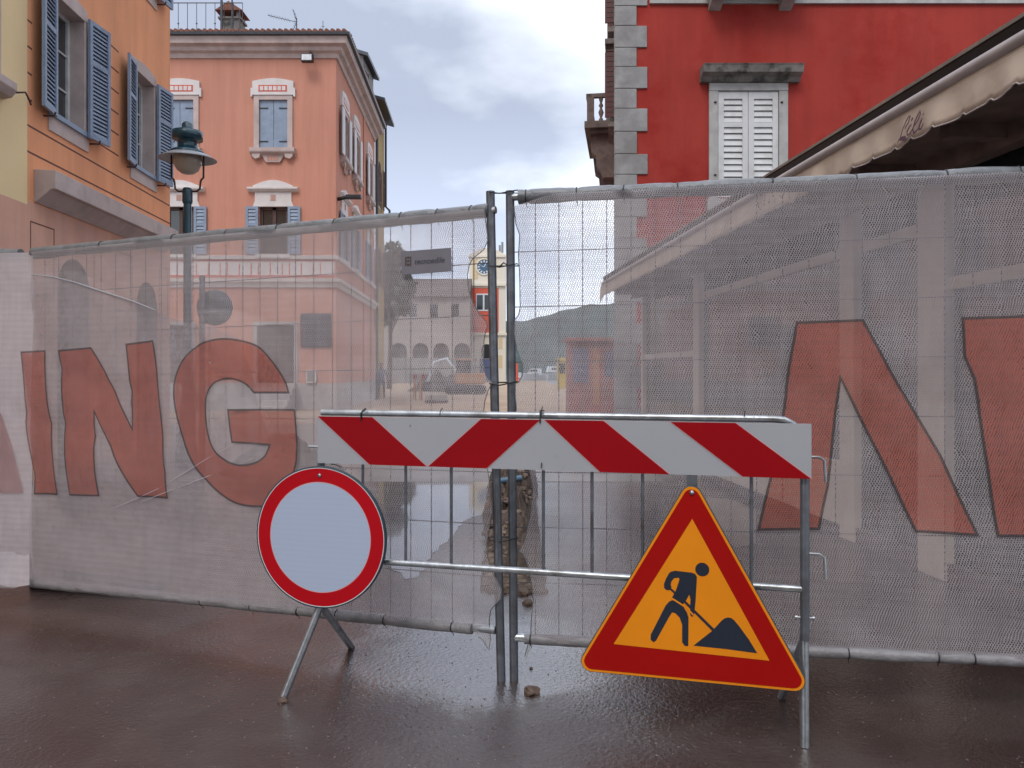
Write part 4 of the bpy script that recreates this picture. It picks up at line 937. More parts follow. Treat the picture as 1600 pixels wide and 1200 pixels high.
# kiosk at the right
kk = 24/F
ki = thing('kiosk', 'red and blue kiosk standing against the end of the red house', 'kiosk', ((889-800)*kk, 24, 0))
m_ = MB(); m_.box(0, 1.7, 0, 1.4, 0, 2.3, 'brickred'); m_.build('body', ki, .02)
m_ = MB(); m_.box(.12, .6, -.03, -.002, 1.0, 2.1, 'kblue'); m_.box(.75, .95, -.03, -.002, .3, 2.1, 'orangep'); m_.box(1.1, 1.6, -.03, -.002, 1.2, 2.0, 'kblue'); m_.build('display_panel', ki)
m_ = MB(); m_.box(-.1, 1.8, -.2, 1.5, 2.3, 2.42, 'brickred'); m_.build('roof', ki, .02)
yb = thing('yellow_cabin', 'small yellow site cabin left of the kiosk', 'cabin', ((871-800)*60/F, 60, 0))
m_ = MB(); m_.box(0, 1.0, 0, 1, 0, 2.4, 'yellowp'); m_.build('body', yb, .03); m_ = MB(); m_.box(.15, .6, -.03, -.002, 1.2, 2.0, 'glass'); m_.build('window', yb)
mp_ = thing('red_mooring_crane', 'small red hoist post on the quay seen between the fence posts', 'hoist', ((808-800)*90/F, 90, 0))
m_ = MB(); m_.tube([(0, 0, 0), (0, 0, 2.3)], .14, 'red_t', 8); m_.build('post', mp_); m_ = MB(); m_.tube([(-.35, 0, .7), (.3, 0, .5)], .1, 'red_t', 8); m_.build('arm', mp_)
def boat(loc, s, rz, label):
    t = thing('boat', label, 'boat', loc, rz, 'boats in the harbour')
    m_ = MB(); vs = []
    for i in range(9):
        u = i/8; wd_ = s*.18*(1-(max(0, u-.4)/.6)**2); zz_ = s*.16+s*.08*u*u
        vs += [(s*(u-.5), -wd_, zz_), (s*(u-.5), -wd_*.6, 0), (s*(u-.5), wd_*.6, 0), (s*(u-.5), wd_, zz_)]
    m_.add(vs, [(4*i+j, 4*i+4+j, 4*i+5+j, 4*i+1+j) for i in range(8) for j in range(3)]+[(4*i+3, 4*i+7, 4*i+4, 4*i) for i in range(8)]+[(0,1,2,3)], 'boat'); m_.build('hull', t)
    m_ = MB(); m_.prism([(-s*.3, s*.2), (s*.12, s*.2), (s*.02, s*.36), (-s*.28, s*.36)], -s*.1, s*.1, 'boat'); m_.build('cabin', t)
    m_ = MB(); m_.prism([(-s*.2, s*.26), (s*.06, s*.26), (s*.01, s*.32), (-s*.2, s*.32)], -s*.102, s*.102, 'glass'); m_.build('window', t)
boat((3.2, 122, 0), 5, R(160), 'small white motor boat moored nearest the fence posts')
boat((7.5, 126, 0), 6, R(15), 'larger white motor boat moored left of the yellow cabin')

# ================================================================== RUBBLE, ROCKS
def rockmesh(b, c, s, m, seed):
    bm = bmesh.new(); bmesh.ops.create_icosphere(bm, subdivisions=2, radius=1)
    sc = Vector((s*random.uniform(.8, 1.3), s*random.uniform(.7, 1.1), s*random.uniform(.5, .85)))
    vs = []
    for v in bm.verts:
        k = 1+.45*noise.noise(v.co*1.3+Vector((seed, 0, 0)))+.15*noise.noise(v.co*3.1+Vector((0, seed, 0)))
        vs.append((c[0]+v.co.x*sc.x*k, c[1]+v.co.y*sc.y*k, c[2]+v.co.z*sc.z*k))
    fs = [tuple(v.index for v in f.verts) for f in bm.faces]; bm.free(); b.add(vs, fs, m)
rb = MB(); nn = 60
vs = []
for j in range(nn*2+1):
    for i in range(nn//2+1):
        x = (i/(nn/2)-.5)*2; y = j/(nn*2)
        D_ = 4.75+y*5.2; hw_ = .21+.1*y+.03*noise.noise(Vector((y*9, 0, 5)))
        z = (.06+.26*min(1, y*2.2))*(1-abs(x)**2.2)*(1+.6*noise.noise(Vector((x*2, y*14, 0)))+.3*noise.noise(Vector((x*6, y*40, 2))))*min(1, y*14+.05)
        vs.append((.0+x*hw_+.02*math.sin(y*9), D_, max(z, -.02) if abs(x) < 1 else -.02))
ni = nn//2
rb.add(vs, [(j*(ni+1)+i, j*(ni+1)+i+1, (j+1)*(ni+1)+i+1, (j+1)*(ni+1)+i) for j in range(nn*2) for i in range(ni)], 'dirt')
for i in range(420):
    y = random.random()**1.3; D_ = 4.75+y*5.1; x = random.uniform(-1, 1)*(.17+.1*y)
    z = (.05+.25*min(1, y*2.2))*(1-(x/(.19+.1*y))**2)*min(1, y*12+.1)
    rockmesh(rb, (x, D_, z), random.uniform(.012, .05), random.choice(('rock', 'rock', 'rockd', 'rocklt')), i*1.7)
setting(rb.build('rubble'), 'stuff')
t = thing('timber_stake', 'rusty brown stake with an orange tape end standing in the rubble', 'stake', (.19, 8.6, .15))
m_ = MB(); m_.box(-.02, .02, -.02, .02, -.15, .6, 'wood'); m_.build('stake', t); m_ = MB(); m_.box(-.035, .045, -.024, .024, .22, .30, 'orangep'); m_.build('tape', t)
t = thing('orange_tape', 'scrap of orange tape among the stones left of the posts', 'tape', (-.185, 7.0, .12))
m_ = MB(); m_.add([(-.05,0,0),(.04,.01,.01),(.05,0,.08),(.0,-.02,.10),(-.04,0,.07)], [(0,1,2,3,4)], 'orangep'); o = m_.build('strip', t); o.modifiers.new('t', 'SOLIDIFY').thickness = .004
t = thing('blue_pipe', 'short length of dark blue pipe lying on the rubble', 'pipe', (-.03, 7.2, .33))
m_ = MB(); m_.tube([(-.14, 0, 0), (.12, .05, .03)], .03, 'clock', 10); m_.build('pipe_wall', t)
def rock(px, py, s, label, m='rockd', seed=1):
    D_ = CAMZ*F/(py-HY); b = MB(); rockmesh(b, (0, 0, s*.3), s, m, seed); o = b.build('rock'); o.location = ((px-800)/F*D_, D_, 0); tag(o, label, 'rock', 'loose stones on the wet ground')
rock(830, 1083, .034, 'brown stone lying in front of the two fence posts')
rock(817, 928, .04, 'larger brown stone at the near end of the rubble', 'rock', 5)
rock(824, 944, .032, 'smaller stone just in front of the rubble end', 'rock', 8)
rock(830, 1045, .009, 'tiny pebble between the brown stone and the fence', 'rockd', 11)
rock(442, 1096, .022, 'rusty brown clod at the front foot of the barrier', 'rockd', 3)
# scattered grit: nobody could count it
gb_ = MB()
for i in range(420):
    px = random.uniform(0, 1600); py = random.uniform(960, 1200); 
    if random.random() < .5: px = random.gauss(700, 120)
    D_ = CAMZ*F/(py-HY); x = (px-800)/F*D_; s = random.uniform(.0015, .005); vs = [(x+s*random.uniform(.6,1.2)*math.cos(a), D_+s*random.uniform(.6,1.2)*math.sin(a), .0005) for a in (0,1.3,2.5,3.8,5)]+[(x, D_, s*.8)]
    gb_.add(vs, [(0,1,5),(1,2,5),(2,3,5),(3,4,5),(4,0,5)], 'rock' if random.random() < .4 else 'rockd')
setting(gb_.build('grit'), 'stuff')

# ================================================================== FENCE PANELS
PL = Plane((-2.75, 4.396), (-.072, 3.41))
PR = Plane((.0, 3.41), (3.5, 2.80))
PW = Plane((-6.1, 4.78), (-2.84, 4.44))
def fence_panel(P, label, ztopA, ztopB, zbotA, zbotB, lean=0.0, ends=(True, True)):
    t = P.thing('site_fence', label, 'fence', 'steel site fence panels')
    L_ = P.len
    tops = lambda s: ztopA+(ztopB-ztopA)*s/L_; bots = lambda s: zbotA+(zbotB-zbotA)*s/L_
    for s, on in ((0, ends[0]), (L_, ends[1])):
        if not on: continue
        m_ = MB(); m_.tube([(s+lean*.5, 0, 0), (s, 0, 1.0), (s-lean*.5, 0, 2.17)], .0195, 'galvd', 16); m_.build('post', t)
    m_ = MB(); m_.tube([(0, 0, ztopA), (L_, 0, ztopB)], .017, 'galv', 12); m_.build('top_rail', t)
    m_ = MB(); m_.tube([(0, 0, zbotA), (L_, 0, zbotB)], .019, 'galv', 14); m_.build('bottom_rail', t)
    m_ = MB(); n = int(L_/.103)
    for i in range(1, n):
        s = i*L_/n; m_.tube([(s, .0, bots(s)), (s, 0, tops(s))], .0021, 'wire', 5, False)
    for k in range(1, 8):
        f = k/8; m_.tube([(0, .004, bots(0)+(tops(0)-bots(0))*f), (L_, .004, bots(L_)+(tops(L_)-bots(L_))*f)], .0023, 'wire', 5, False)
    m_.build('wire_grid', t)
    return t, tops, bots
fl, topL, botL = fence_panel(PL, 'left steel fence panel behind the net lettered ING', 2.044, 2.086, .165, .222, .052, (False, True))
fr, topR, botR = fence_panel(PR, 'right steel fence panel reaching from the centre gap to the right edge', 2.143, 2.165, .19, .25, .018)
fw, topW, botW = fence_panel(PW, 'far left steel fence panel covered with the whitest net', 2.05, 2.044, .17, .165, 0, (True, False))
# wire links between the two centre posts
t = thing('post_link', 'dark wire loops tying the two centre fence posts together', 'wire link', (-.036, 3.41, 0))
m_ = MB()
for z, w_ in ((2.165, .003), (1.84, .003), (1.32, .0035), (.63, .003)):
    m_.tube([(-.06, -.024, z-.005), (-.02, -.028, z-.012), (.06, -.024, z+.004), (.065, .02, z), (-.06, .02, z), (-.062, -.02, z-.004)], w_, 'black', 6)
m_.tube([(-.02, -.03, 1.83), (.0, -.05, 1.845), (.012, -.06, 1.835)], .003, 'black', 5)
m_.build('wire_loop', t)

# ---- nets
def fold(s, z, seed, amp=.010):
    return amp*(math.sin(s*7+seed+z*1.3)*.6+.5*math.sin(s*17+z*3+seed*2)+.4*math.sin(z*9+s*2+seed))+.02*noise.noise(Vector((s*3, z*3, seed)))+.014*(1-abs(noise.noise(Vector((s*1.6+z*2.4, z*1.1-s*.7, seed+9))))*2)**4
def cloth(name, parent, poly, mats, seed=0, y=-.035, amp=.010, step=.06, label=None, fn=None, inset=0):
    """poly: outline in (s,z); mats[0] fill; optional outline ring of width inset with mats[1]"""
    bm = bmesh.new(); uvl = bm.loops.layers.uv.new('UVMap')
    n = len(poly)
    ar_ = sum(poly[i][0]*poly[(i+1)%n][1]-poly[(i+1)%n][0]*poly[i][1] for i in range(n))
    if ar_ < 0: poly = poly[::-1]
    vo = [bm.verts.new((p[0], 0, p[1])) for p in poly]
    if inset:
        inn = []
        for i in range(n):
            a, b_, c = Vector(poly[i-1]), Vector(poly[i]), Vector(poly[(i+1) % n])
            d1 = (b_-a).normalized(); d2 = (c-b_).normalized(); n1 = Vector((-d1.y, d1.x)); n2 = Vector((-d2.y, d2.x)); mv = (n1+n2)
            if mv.length < .3: mv = n1
            mv.normalize(); ln = inset/max(.35, mv.dot(n1)); inn.append(b_+mv*ln)
        vi = [bm.verts.new((p.x, 0, p.y)) for p in inn]
        for i in range(n):
            f = bm.faces.new((vo[i], vo[(i+1) % n], vi[(i+1) % n], vi[i])); f.material_index = 1
        fillv = vi
    else: fillv = vo
    for tr3 in tessellate_polygon([[v.co for v in fillv]]):
        try: bm.faces.new([fillv[k] for k in tr3])
        except ValueError: pass
    xs = [p[0] for p in poly]; zs = [p[1] for p in poly]
    for ax, lo, hi in ((0, min(xs), max(xs)), (2, min(zs), max(zs))):
        k = math.floor(lo/step)+1
        while k*step < hi:
            no = Vector((1, 0, 0)) if ax == 0 else Vector((0, 0, 1)); co = Vector((k*step+.00037, 0, 0)) if ax == 0 else Vector((0, 0, k*step+.00037))
            bmesh.ops.bisect_plane(bm, geom=bm.verts[:]+bm.edges[:]+bm.faces[:], plane_co=co, plane_no=no, dist=1e-6); k += 1
    for f in bm.faces:
        f.smooth = True
        for l in f.loops: l[uvl].uv = (l.vert.co.x, l.vert.co.z)
    for v in bm.verts:
        s, z = v.co.x, v.co.z; v.co.y = y+fold(s, z, seed, amp)*min(1, max(.1, (2.04-z)/.3))+(fn(s, z) if fn else 0)
    bmesh.ops.recalc_face_normals(bm, faces=bm.faces[:])
    me = bpy.data.meshes.new(name); bm.to_mesh(me); bm.free()
    for m in mats: me.materials.append(M[m])
    o = bpy.data.objects.new(name, me); COL.objects.link(o)
    if parent: o.parent = parent
    if label: o['label'] = label
    return o
def roll(parent, P, s0, s1, zf, seed, r=.03, ties=(), yo=0):
    m_ = MB(); n = int((s1-s0)/.02); pts = []; rs = []
    for i in range(n+1):
        s = s0+(s1-s0)*i/n
        dt = min([abs(s-q_) for q_ in ties]+[9]); rr = r*(1+.12*noise.noise(Vector((s*5, seed, 0)))+.06*noise.noise(Vector((s*22, seed, 0))))*(.86 if dt < .012 else 1-.05*math.exp(-(dt/.04)**2))
        pts.append((s, yo+.002+.004*noise.noise(Vector((s*3, seed, 7))), zf(s)+.004*noise.noise(Vector((s*4, seed, 9))))); rs.append(rr)
    m_.tube(pts, rs, 'nethem' if yo else 'netroll', 18); m_.build('rolled_hem', parent)
    for q_ in ties:
        m_ = MB(X=Matrix.Translation((q_, yo+.002, zf(q_))) @ Matrix.Rotation(R(90), 4, 'Y') @ Matrix.Rotation(R(random.uniform(-6, 6)), 4, 'X'))
        k = 14; m_.tube([((r*.93)*math.cos(2*math.pi*i/k), (r*.93)*math.sin(2*math.pi*i/k), 0) for i in range(k+1)], .0028, 'tie', 5, False)
        m_.tube([(r*.9, 0, 0), (r*1.15+.012, .006, .004)], .002, 'tie', 4)
        m_.build('cable_tie', parent)

edgeL = [(757,326),(760,352),(763,376),(757,390),(748,397),(740,404),(734,416),(732,430),(733,452),(737,466),(742,478),(750,491),(760,502),(762,510),(758,522),(755,534),(754,563),(757,583),(762,592),(768,598),(762,610),(757,626),(755,641),(758,690),(759,728),(765,760),(769,799),(763,825),(759,850),(761,873),(771,900),(778,910),(784,921),(782,936),(772,946),(765,955),(762,970),(761,983),(763,1000),(761,1019),(752,1003),(742,994)]
edgeR = [(803,322),(806,350),(812,367),(811,385),(810,397),(812,440),(813,480),(810,492),(805,500),(804,520),(808,547),(817,570),(816,588),(811,596),(805,600),(806,620),(808,641),(818,690),(827,730),(833,763),(831,782),(829,799),(823,828),(818,850),(810,861),(817,866),(825,885),(831,915),(833,940),(830,965),(829,990),(824,1010),(817,1034),(822,1030),(836,1000)]
YN = -.037
netL = PL.thing('screening_net', 'pale knitted screening net with the red letters ING on the left fence', 'net', 'screening nets on the fence')
def selvedge(parent, P, pts, seed, amp):
    m_ = MB(); Q = []
    for i in range(len(pts)-1):
        for k in range(3):
            t = k/3; a = P.hit(*pts[i], YN); c = P.hit(*pts[i+1], YN); Q.append((a[0]*(1-t)+c[0]*t, a[1]*(1-t)+c[1]*t))
    m_.tube([(s, YN+fold(s, z, seed, amp)*min(1, max(.1, (2.04-z)/.3)), z) for s, z in Q], [.0022+.0012*noise.noise(Vector((z*9, seed, 0))) for s, z in Q], 'netroll', 5); m_.build('selvedge', parent)
selvedge(netL, PL, edgeL, 1, .010)
sA = PL.hit(49, 500, YN)[0]
pl_ = [PL.hit(x, y, YN) for x, y in edgeL]
PLY = pl_+[(s, botL(s)-.005) for s in [pl_[-1][0]-.02-(pl_[-1][0]-.02-sA)*i/16 for i in range(17)]]+[(sA+(pl_[0][0]-sA)*i/16, topL(sA+(pl_[0][0]-sA)*i/16)) for i in range(16)]
cloth('fabric', netL, PLY, ['net'], 1, YN)
tiesL = [PL.hit(x, 330, 0)[0] for x in (684, 627, 524, 435, 356, 273, 160, 737)]
roll(netL, PL, .02, PL.len-.03, topL, 1, .032, tiesL)
tb = [PL.hit(x, 960, 0)[0] for x in (320, 398, 470, 530, 605, 710)]
roll(netL, PL, .02, pl_[-1][0]-.02, botL, 2, .025, tb, -.022)
lay = [(50,429),(85,433),(115,441),(160,456),(205,470),(245,487),(270,497),(300,507),(330,509),(370,527),(392,580),(398,640),(420,700),(470,830),(520,940),(520,965),(48,900)]
lp = [PL.hit(x, y, YN-.012) for x, y in lay]; lp[-2] = (lp[-2][0], botL(lp[-2][0])+.01); lp[-1] = (sA, botL(sA)+.01)
cloth('folded_layer', netL, lp, ['net2'], 1, YN-.012)
m_ = MB(); crease = [PL.hit(x, y, YN-.016) for x, y in ((50,429),(85,433),(115,441),(160,456),(205,470),(245,485))]
m_.tube([(s, YN-.014+fold(s, z, 1)*min(1, max(.1, (2.04-z)/.3)), z) for s, z in crease], [.003, .004, .004, .005, .004, .003], 'net3b' if False else 'refwhite', 6); m_.build('folded_edge', netL)
for cpts in (((172,795),(205,782),(250,762),(290,738),(330,712),(372,690)), ((213,786),(262,768),(330,742),(395,716))):
    m_ = MB(); cc_ = [PL.hit(x, y, YN-.02) for x, y in cpts]
    m_.tube([(s, YN-.016+fold(s, z, 1), z) for s, z in cc_], [.0006, .002, .0016, .002, .0012, .0006][:len(cc_)], 'hemlt', 5); m_.build('crease', netL)
IL = [(30,549),(70,547),(74,590),(80,660),(88,774),(51,773),(44,700),(38,620)]
NL = [(92,547),(138,542),(162,580),(203,667),(203,640),(199,576),(195,537),(237,531),(244,578),(256,680),(263,779),(213,777),(180,715),(145,646),(150,710),(154,776),(110,774),(104,700),(99,622)]
GL = [(453,615),(447,593),(430,567),(407,543),(383,533),(353,528),(327,532),(303,542),(283,563),(273,590),(271,617),(275,647),(285,683),(298,717),(313,743),(338,768),(367,786),(400,793),(430,788),(452,765),(461,735),(463,700),(459,639),(355,639),(362,692),(415,697),(410,712),(397,722),(375,725),(350,716),(332,698),(322,665),(321,628),(327,610),(340,597),(360,593),(380,600),(393,615)]
def smooth(P, ang=42):
    n = len(P); out = []
    V_ = [Vector(p) for p in P]
    def corner(i):
        a, b_, c = V_[i-1], V_[i], V_[(i+1) % n]
        return (b_-a).angle(c-b_, 0) > R(ang)
    cr_ = [corner(i) for i in range(n)]
    for i in range(n):
        p0, p1, p2, p3 = V_[i-1], V_[i], V_[(i+1) % n], V_[(i+2) % n]
        if cr_[i]: p0 = p1*2-p2
        if cr_[(i+1) % n]: p3 = p2*2-p1
        for t in (0, .25, .5, .75):
            q_ = .5*((2*p1)+(p2-p0)*t+(2*p0-5*p1+4*p2-p3)*t*t+(3*p1-p0-3*p2+p3)*t*t*t); out.append((q_.x, q_.y))
    return out
GL = smooth(GL)
for poly in (IL, NL, GL): cloth('letter', netL, [PL.hit(x, y, YN-.018) for x, y in poly], ['letter', 'letterd'], 1, YN-.018, inset=.010)

netR = PR.thing('screening_net', 'grey knitted screening net with a big red N on the right fence', 'net', 'screening nets on the fence')
pr_ = [PR.hit(x, y, YN) for x, y in edgeR]
selvedge(netR, PR, edgeR[:-2], 3, .007)
eR = PR.len-.02
PRY = pr_+[(pr_[-1][0]+.02+(eR-pr_[-1][0]-.02)*i/20, botR(pr_[-1][0]+.02+(eR-pr_[-1][0]-.02)*i/20)-.005) for i in range(21)]+[(eR-(eR-pr_[0][0])*i/20, topR(eR-(eR-pr_[0][0])*i/20)) for i in range(20)]
cloth('fabric', netR, PRY, ['netr'], 3, YN, amp=.007)
tR = [PR.hit(x, 300, 0)[0] for x in (822, 901, 975, 1058, 1207, 1336, 1477, 1590)]
roll(netR, PR, .03, eR, topR, 5, .032, tR)
roll(netR, PR, .06, eR, botR, 6, .024, [PR.hit(x, 1010, 0)[0] for x in (830, 1323, 1462, 1518)], -.022)
NR = [(1244,502),(1351,498),(1390,574),(1432,644),(1472,711),(1532,839),(1430,832),(1386,739),(1348,662),(1315,596),(1308,655),(1296,760),(1282,829),(1183,830),(1204,742),(1224,634),(1232,567)]
IR = [(1501,496),(1680,489),(1740,845),(1558,839),(1545,760),(1533,683),(1528,630),(1521,592),(1505,557)]
for poly in (NR, IR): cloth('letter', netR, [PR.hit(x, y, YN-.006) for x, y in poly], ['letter', 'letterd'], 3, YN-.006, amp=.007, inset=.011)

netW = PW.thing('screening_net', 'whitest screening net, wrapping the far left fence at the photo edge', 'net', 'screening nets on the fence')
eW = PW.hit(51, 500, YN-.03)[0]
pw = [(eW, topW(eW)), (eW+.01, 1.7), (eW-.005, 1.1), (eW+.004, .5), (eW, .24), (eW+.03, .19), (eW-.12, .13), (eW-.5, .12), (0, .14), (0, topW(0))]
cloth('fabric', netW, pw, ['net3'], 5, YN-.03, amp=.012)
roll(netW, PW, .02, PW.len, topW, 8, .034, [])
AL = [(-60,640),(3,645),(20,700),(38,770),(-5,770),(-60,770)]
cloth('letter', netW, [PW.hit(x, y, YN-.04) for x, y in AL], ['letterp'], 5, YN-.04, amp=.012)
# loose hanging corner + string at the far left foot
m_ = MB(); 
P_ = lambda px, py, D_: tuple(Vector(at(px, py, D_)))
vs = []; n = 14
for i in range(n+1):
    for j in range(7):
        u, v_ = i/n, j/6; px = -80+126*u; py = 862+ (918-10*abs(u-.8)*2-862)*v_; D_ = 4.36-.05*v_+.02*math.sin(u*9+v_*2)
        vs.append(P_(px, py, D_))
me = bpy.data.meshes.new('hanging_corner')
bm = bmesh.new(); uvl = bm.loops.layers.uv.new('UVMap'); V_ = [bm.verts.new(v) for v in vs]
for i in range(n):
    for j in range(6):
        f = bm.faces.new((V_[i*7+j], V_[(i+1)*7+j], V_[(i+1)*7+j+1], V_[i*7+j+1])); f.smooth = True
        for l in f.loops: l[uvl].uv = (l.vert.co.x, l.vert.co.z)
bm.to_mesh(me); bm.free(); me.materials.append(M['net3']); o = bpy.data.objects.new('hanging_corner', me); COL.objects.link(o); o.parent = netW; o.matrix_parent_inverse = (Matrix.Translation(netW.location) @ Matrix.Rotation(PW.rz, 4, 'Z')).inverted()
# dark rubber fence foot
ft = MB(); ft.prism([(-.40, 0), (.42, 0), (.40, .012), (.1, .05), (-.3, .06), (-.40, .045)], -.12, .12, 'rubber')
o = ft.build('rubber_block', None, .01); o.location = (-2.62, 4.86, 0); o.rotation_euler = (0, 0, R(-12)); tag(o, 'low black rubber foot under the left end of the fence', 'rubber block')

# plate on left net
pz = PL.hit(666, 408.5, -.05)
plt = PL.thing('name_plate', 'small grey company plate wired to the left net', 'sign')
c_ = [PL.hit(x, y, -.056) for x, y in ((627,393),(705,387),(706,424),(628,430))]
m_ = MB(); m_.prism([c_[0], c_[1], c_[2], c_[3]], -.058, -.056, 'plate'); m_.build('plate', plt, .0008)
def text(parent, name, s, size, loc, m, ry=0, shear=0, bold=0):
    cu = bpy.data.curves.new(name, 'FONT'); cu.body = s; cu.size = size; cu.extrude = .0004; cu.shear = shear; cu.offset = bold
    tmp = bpy.data.objects.new(name, cu); COL.objects.link(tmp); bpy.context.view_layer.update()
    me = bpy.data.meshes.new_from_object(tmp.evaluated_get(bpy.context.evaluated_depsgraph_get())); bpy.data.objects.remove(tmp)
    me.materials.clear(); me.materials.append(M[m]); o = bpy.data.objects.new(name, me); COL.objects.link(o); o.parent = parent; o.location = loc; o.rotation_euler = (R(90), ry, 0); return o
tl = PL.hit(647, 413, -.06); an = math.atan2(c_[1][1]-c_[0][1], c_[1][0]-c_[0][0])
text(plt, 'lettering', 'tecnoedile', .036, (tl[0], -.0595, tl[1]), 'gutter', -an, .2)
m_ = MB(); l0 = PL.hit(633, 415, -.06); 
for dx, dz, w_, h_ in ((0, 0, .006, .04), (.01, 0, .012, .008), (.01, .016, .012, .008), (.01, .032, .012, .008), (.026, -.004, .004, .044)): m_.box(l0[0]+dx, l0[0]+dx+w_, -.0598, -.059, l0[1]+dz, l0[1]+dz+h_, 'rust')
m_.build('emblem', plt)

# ================================================================== BARRIER
PB = Plane((-.839, 3.31), (1.10, 2.82))
br = PB.thing('traffic_barrier', 'galvanised tube barrier with a red and white striped board', 'barrier')
LB = PB.len
def h(px, py, o=-.02): return PB.hit(px, py, o)
m_ = MB(); stub = .26
zr_ = 1.193
s0, s1 = h(503, 640, 0)[0], h(1208, 640, 0)[0]
m_.tube([(s0, 0, zr_)]+[(s1*i/6+s0*(6-i)/6, 0, zr_) for i in range(1, 7)]+[(s1+.04, 0, zr_-.004), (s1+.07, 0, zr_-.018), (s1+.09, 0, zr_-.045), (s1+.095, 0, zr_-.1)], .0135, 'galv', 14); m_.build('top_rail', br)
m_ = MB(); m_.tube([(.02, 0, .568), (LB-.03, 0, .568)], .0135, 'galv', 14); m_.build('middle_rail', br)
for px in (567, 634, 705, 776, 849, 925, 1004, 1087, 1174):
    s = h(px, 800, 0)[0]; m_ = MB(); m_.tube([(s, 0, .568), (s, 0, 1.0)], .0065, 'galvd', 8); m_.build('bar', br)
# right and left uprights with splayed feet
sR = h(1257.5, 800, 0)[0]; sL = h(502, 800, 0)[0]
m_ = MB(); m_.tube([(sR, 0, .38), (sR, 0, 1.0)], .0165, 'galvd', 16); m_.build('upright', br)
m_ = MB(); m_.tube([(sL, 0, .345), (sL, 0, 1.0)], .0165, 'galvd', 16); m_.build('upright', br)
inv = Matrix.Rotation(-PB.rz, 4, 'Z') @ Matrix.Translation((-PB.A.x, -PB.A.y, 0))
def loc_(x, y, z): return tuple(inv @ Vector((x, y, z)))
def foot(a, b_, name='foot'):
    m_ = MB(); m_.tube([a, tuple(Vector(a).lerp(Vector(b_), .06)), b_], .0165, 'galv', 16); m_.build(name, br)
foot(loc_(1.083, 2.847, .395), loc_(1.067, 2.80, .0)); foot(loc_(1.087, 2.86, .37), loc_(1.13, 3.22, 0))
foot(loc_(-.825, 3.30, .36), loc_(-.958, 3.21, 0)); foot(loc_(-.823, 3.315, .36), loc_(-.795, 3.81, 0))
for z in (1.055, .70): m_ = MB(); m_.tube([(sR+.01, 0, z), (sR+.05, 0, z), (sR+.068, 0, z-.012), (sR+.072, 0, z-.09)], .0055, 'galv', 8); m_.build('coupling_hook', br)
m_ = MB(); m_.tube([(sL-.06, 0, 1.045), (sL, 0, 1.045)], .0055, 'galv', 8)
m_.build('coupling_hook', br)
m_ = MB(); m_.tube([(sR-.028, -.0, .463), (sR+.03, 0, .463)], .004, 'galv', 6)
for s in (sR-.03, sR+.03): m_.tube([(s-.004, 0, .463), (s+.004, 0, .463)], .009, 'galv', 6)
m_.build('bolt', br)
# striped board
bd_ = MB(); zt_, zb_2 = 1.178, .979; yf = -.034
u0_, u1_ = h(496, 690, yf)[0], h(1268, 700, yf)[0]
bd_.box(u0_, u1_, yf+.001, yf+.016, zb_2, zt_, 'refwhite'); 
tp = lambda px: h(px, 655, yf)[0]
stripes = [(497,582,667,578), (752,844,760,669), (851,943,1046,938), (1048,1149,1268,1161)]
for a, b_, c, d in stripes:
    P = [(tp(a), zt_), (tp(b_), zt_), (tp(c), zb_2), (tp(d), zb_2)]
    P = [(min(max(x, u0_+.0005), u1_-.0005), z) for x, z in P]
    ex_ = .004; bd_.add([(P[0][0]-ex_, yf-.0005, zt_), (P[1][0]+ex_, yf-.0005, zt_), (P[2][0]+ex_, yf-.0005, zb_2), (P[3][0]-ex_, yf-.0005, zb_2)], [(3,2,1,0)], 'pink_edge')
    bd_.add([(x, yf-.0015, z) for x, z in P], [(3,2,1,0)], 'refred')
bd_.build('striped_board', br)
m_ = MB()
for px, py, L_ in ((566, 646, .03), (846, 644, .035), (846, 728, .012), (688, 646, .012), (1163, 648, .012)):
    s, z = h(px, py, yf); m_.tube([(s-.003, -.0, z+.02), (s+.002, yf-.006, z+.01), (s, yf-.006, z-L_*.6)], .0022, 'tie', 5)
m_.tube([(tp(844), yf-.004, 1.165), (tp(844.5), yf-.006, 1.215), (tp(846), .012, 1.212)], .003, 'tie', 5)
s, z = h(566, 650, yf); m_.tube([(s-.004, yf-.004, z-.02), (s-.002, yf-.01, z+.012), (s+.012, -.02, z+.03)], .003, 'tie', 5)
s, z = h(515, 726, yf); m_.tube([(s, -.02, z), (s+.02, -.03, z+.002), (s+.04, -.03, z-.004), (s+.05, -.025, z-.012)], .002, 'tie', 5)
m_.build('cable_tie', br)
m_ = MB()
for px, py in ((641, 665), (1178, 652)): 
    s, z = h(px, py, yf); m_.lathe([(0, 0), (.003, 0), (0, .003)], (s, yf-.002, z), 'gutter', 6)
m_.build('rivet', br)

# round sign
yr_ = -.055
cs = PB.thing('no_entry_sign', 'round white traffic sign with a red rim hanging from the left end of the barrier', 'road sign')
cu_, cz_ = h(499.5, 839.5, yr_)
ring = Matrix.Translation((cu_, yr_, cz_)) @ Matrix.Rotation(R(90), 4, 'X')
def disc(b, r, y, m, r0=0, seg=96):
    vo = [(r*math.cos(2*math.pi*k/seg), r*math.sin(2*math.pi*k/seg), y) for k in range(seg)]
    if r0: 
        vi = [(r0*math.cos(2*math.pi*k/seg), r0*math.sin(2*math.pi*k/seg), y) for k in range(seg)]
        b.add(vo+vi, [(k, (k+1) % seg, seg+(k+1) % seg, seg+k) for k in range(seg)], m)
    else: b.add(vo, [tuple(range(seg))], m)
m_ = MB(ring); m_.lathe([(0, -.02), (.296, -.02), (.3, -.016), (.3, .0), (.297, .002), (.293, .0)], (0, 0, 0), 'alu', 96); m_.build('backing', cs)
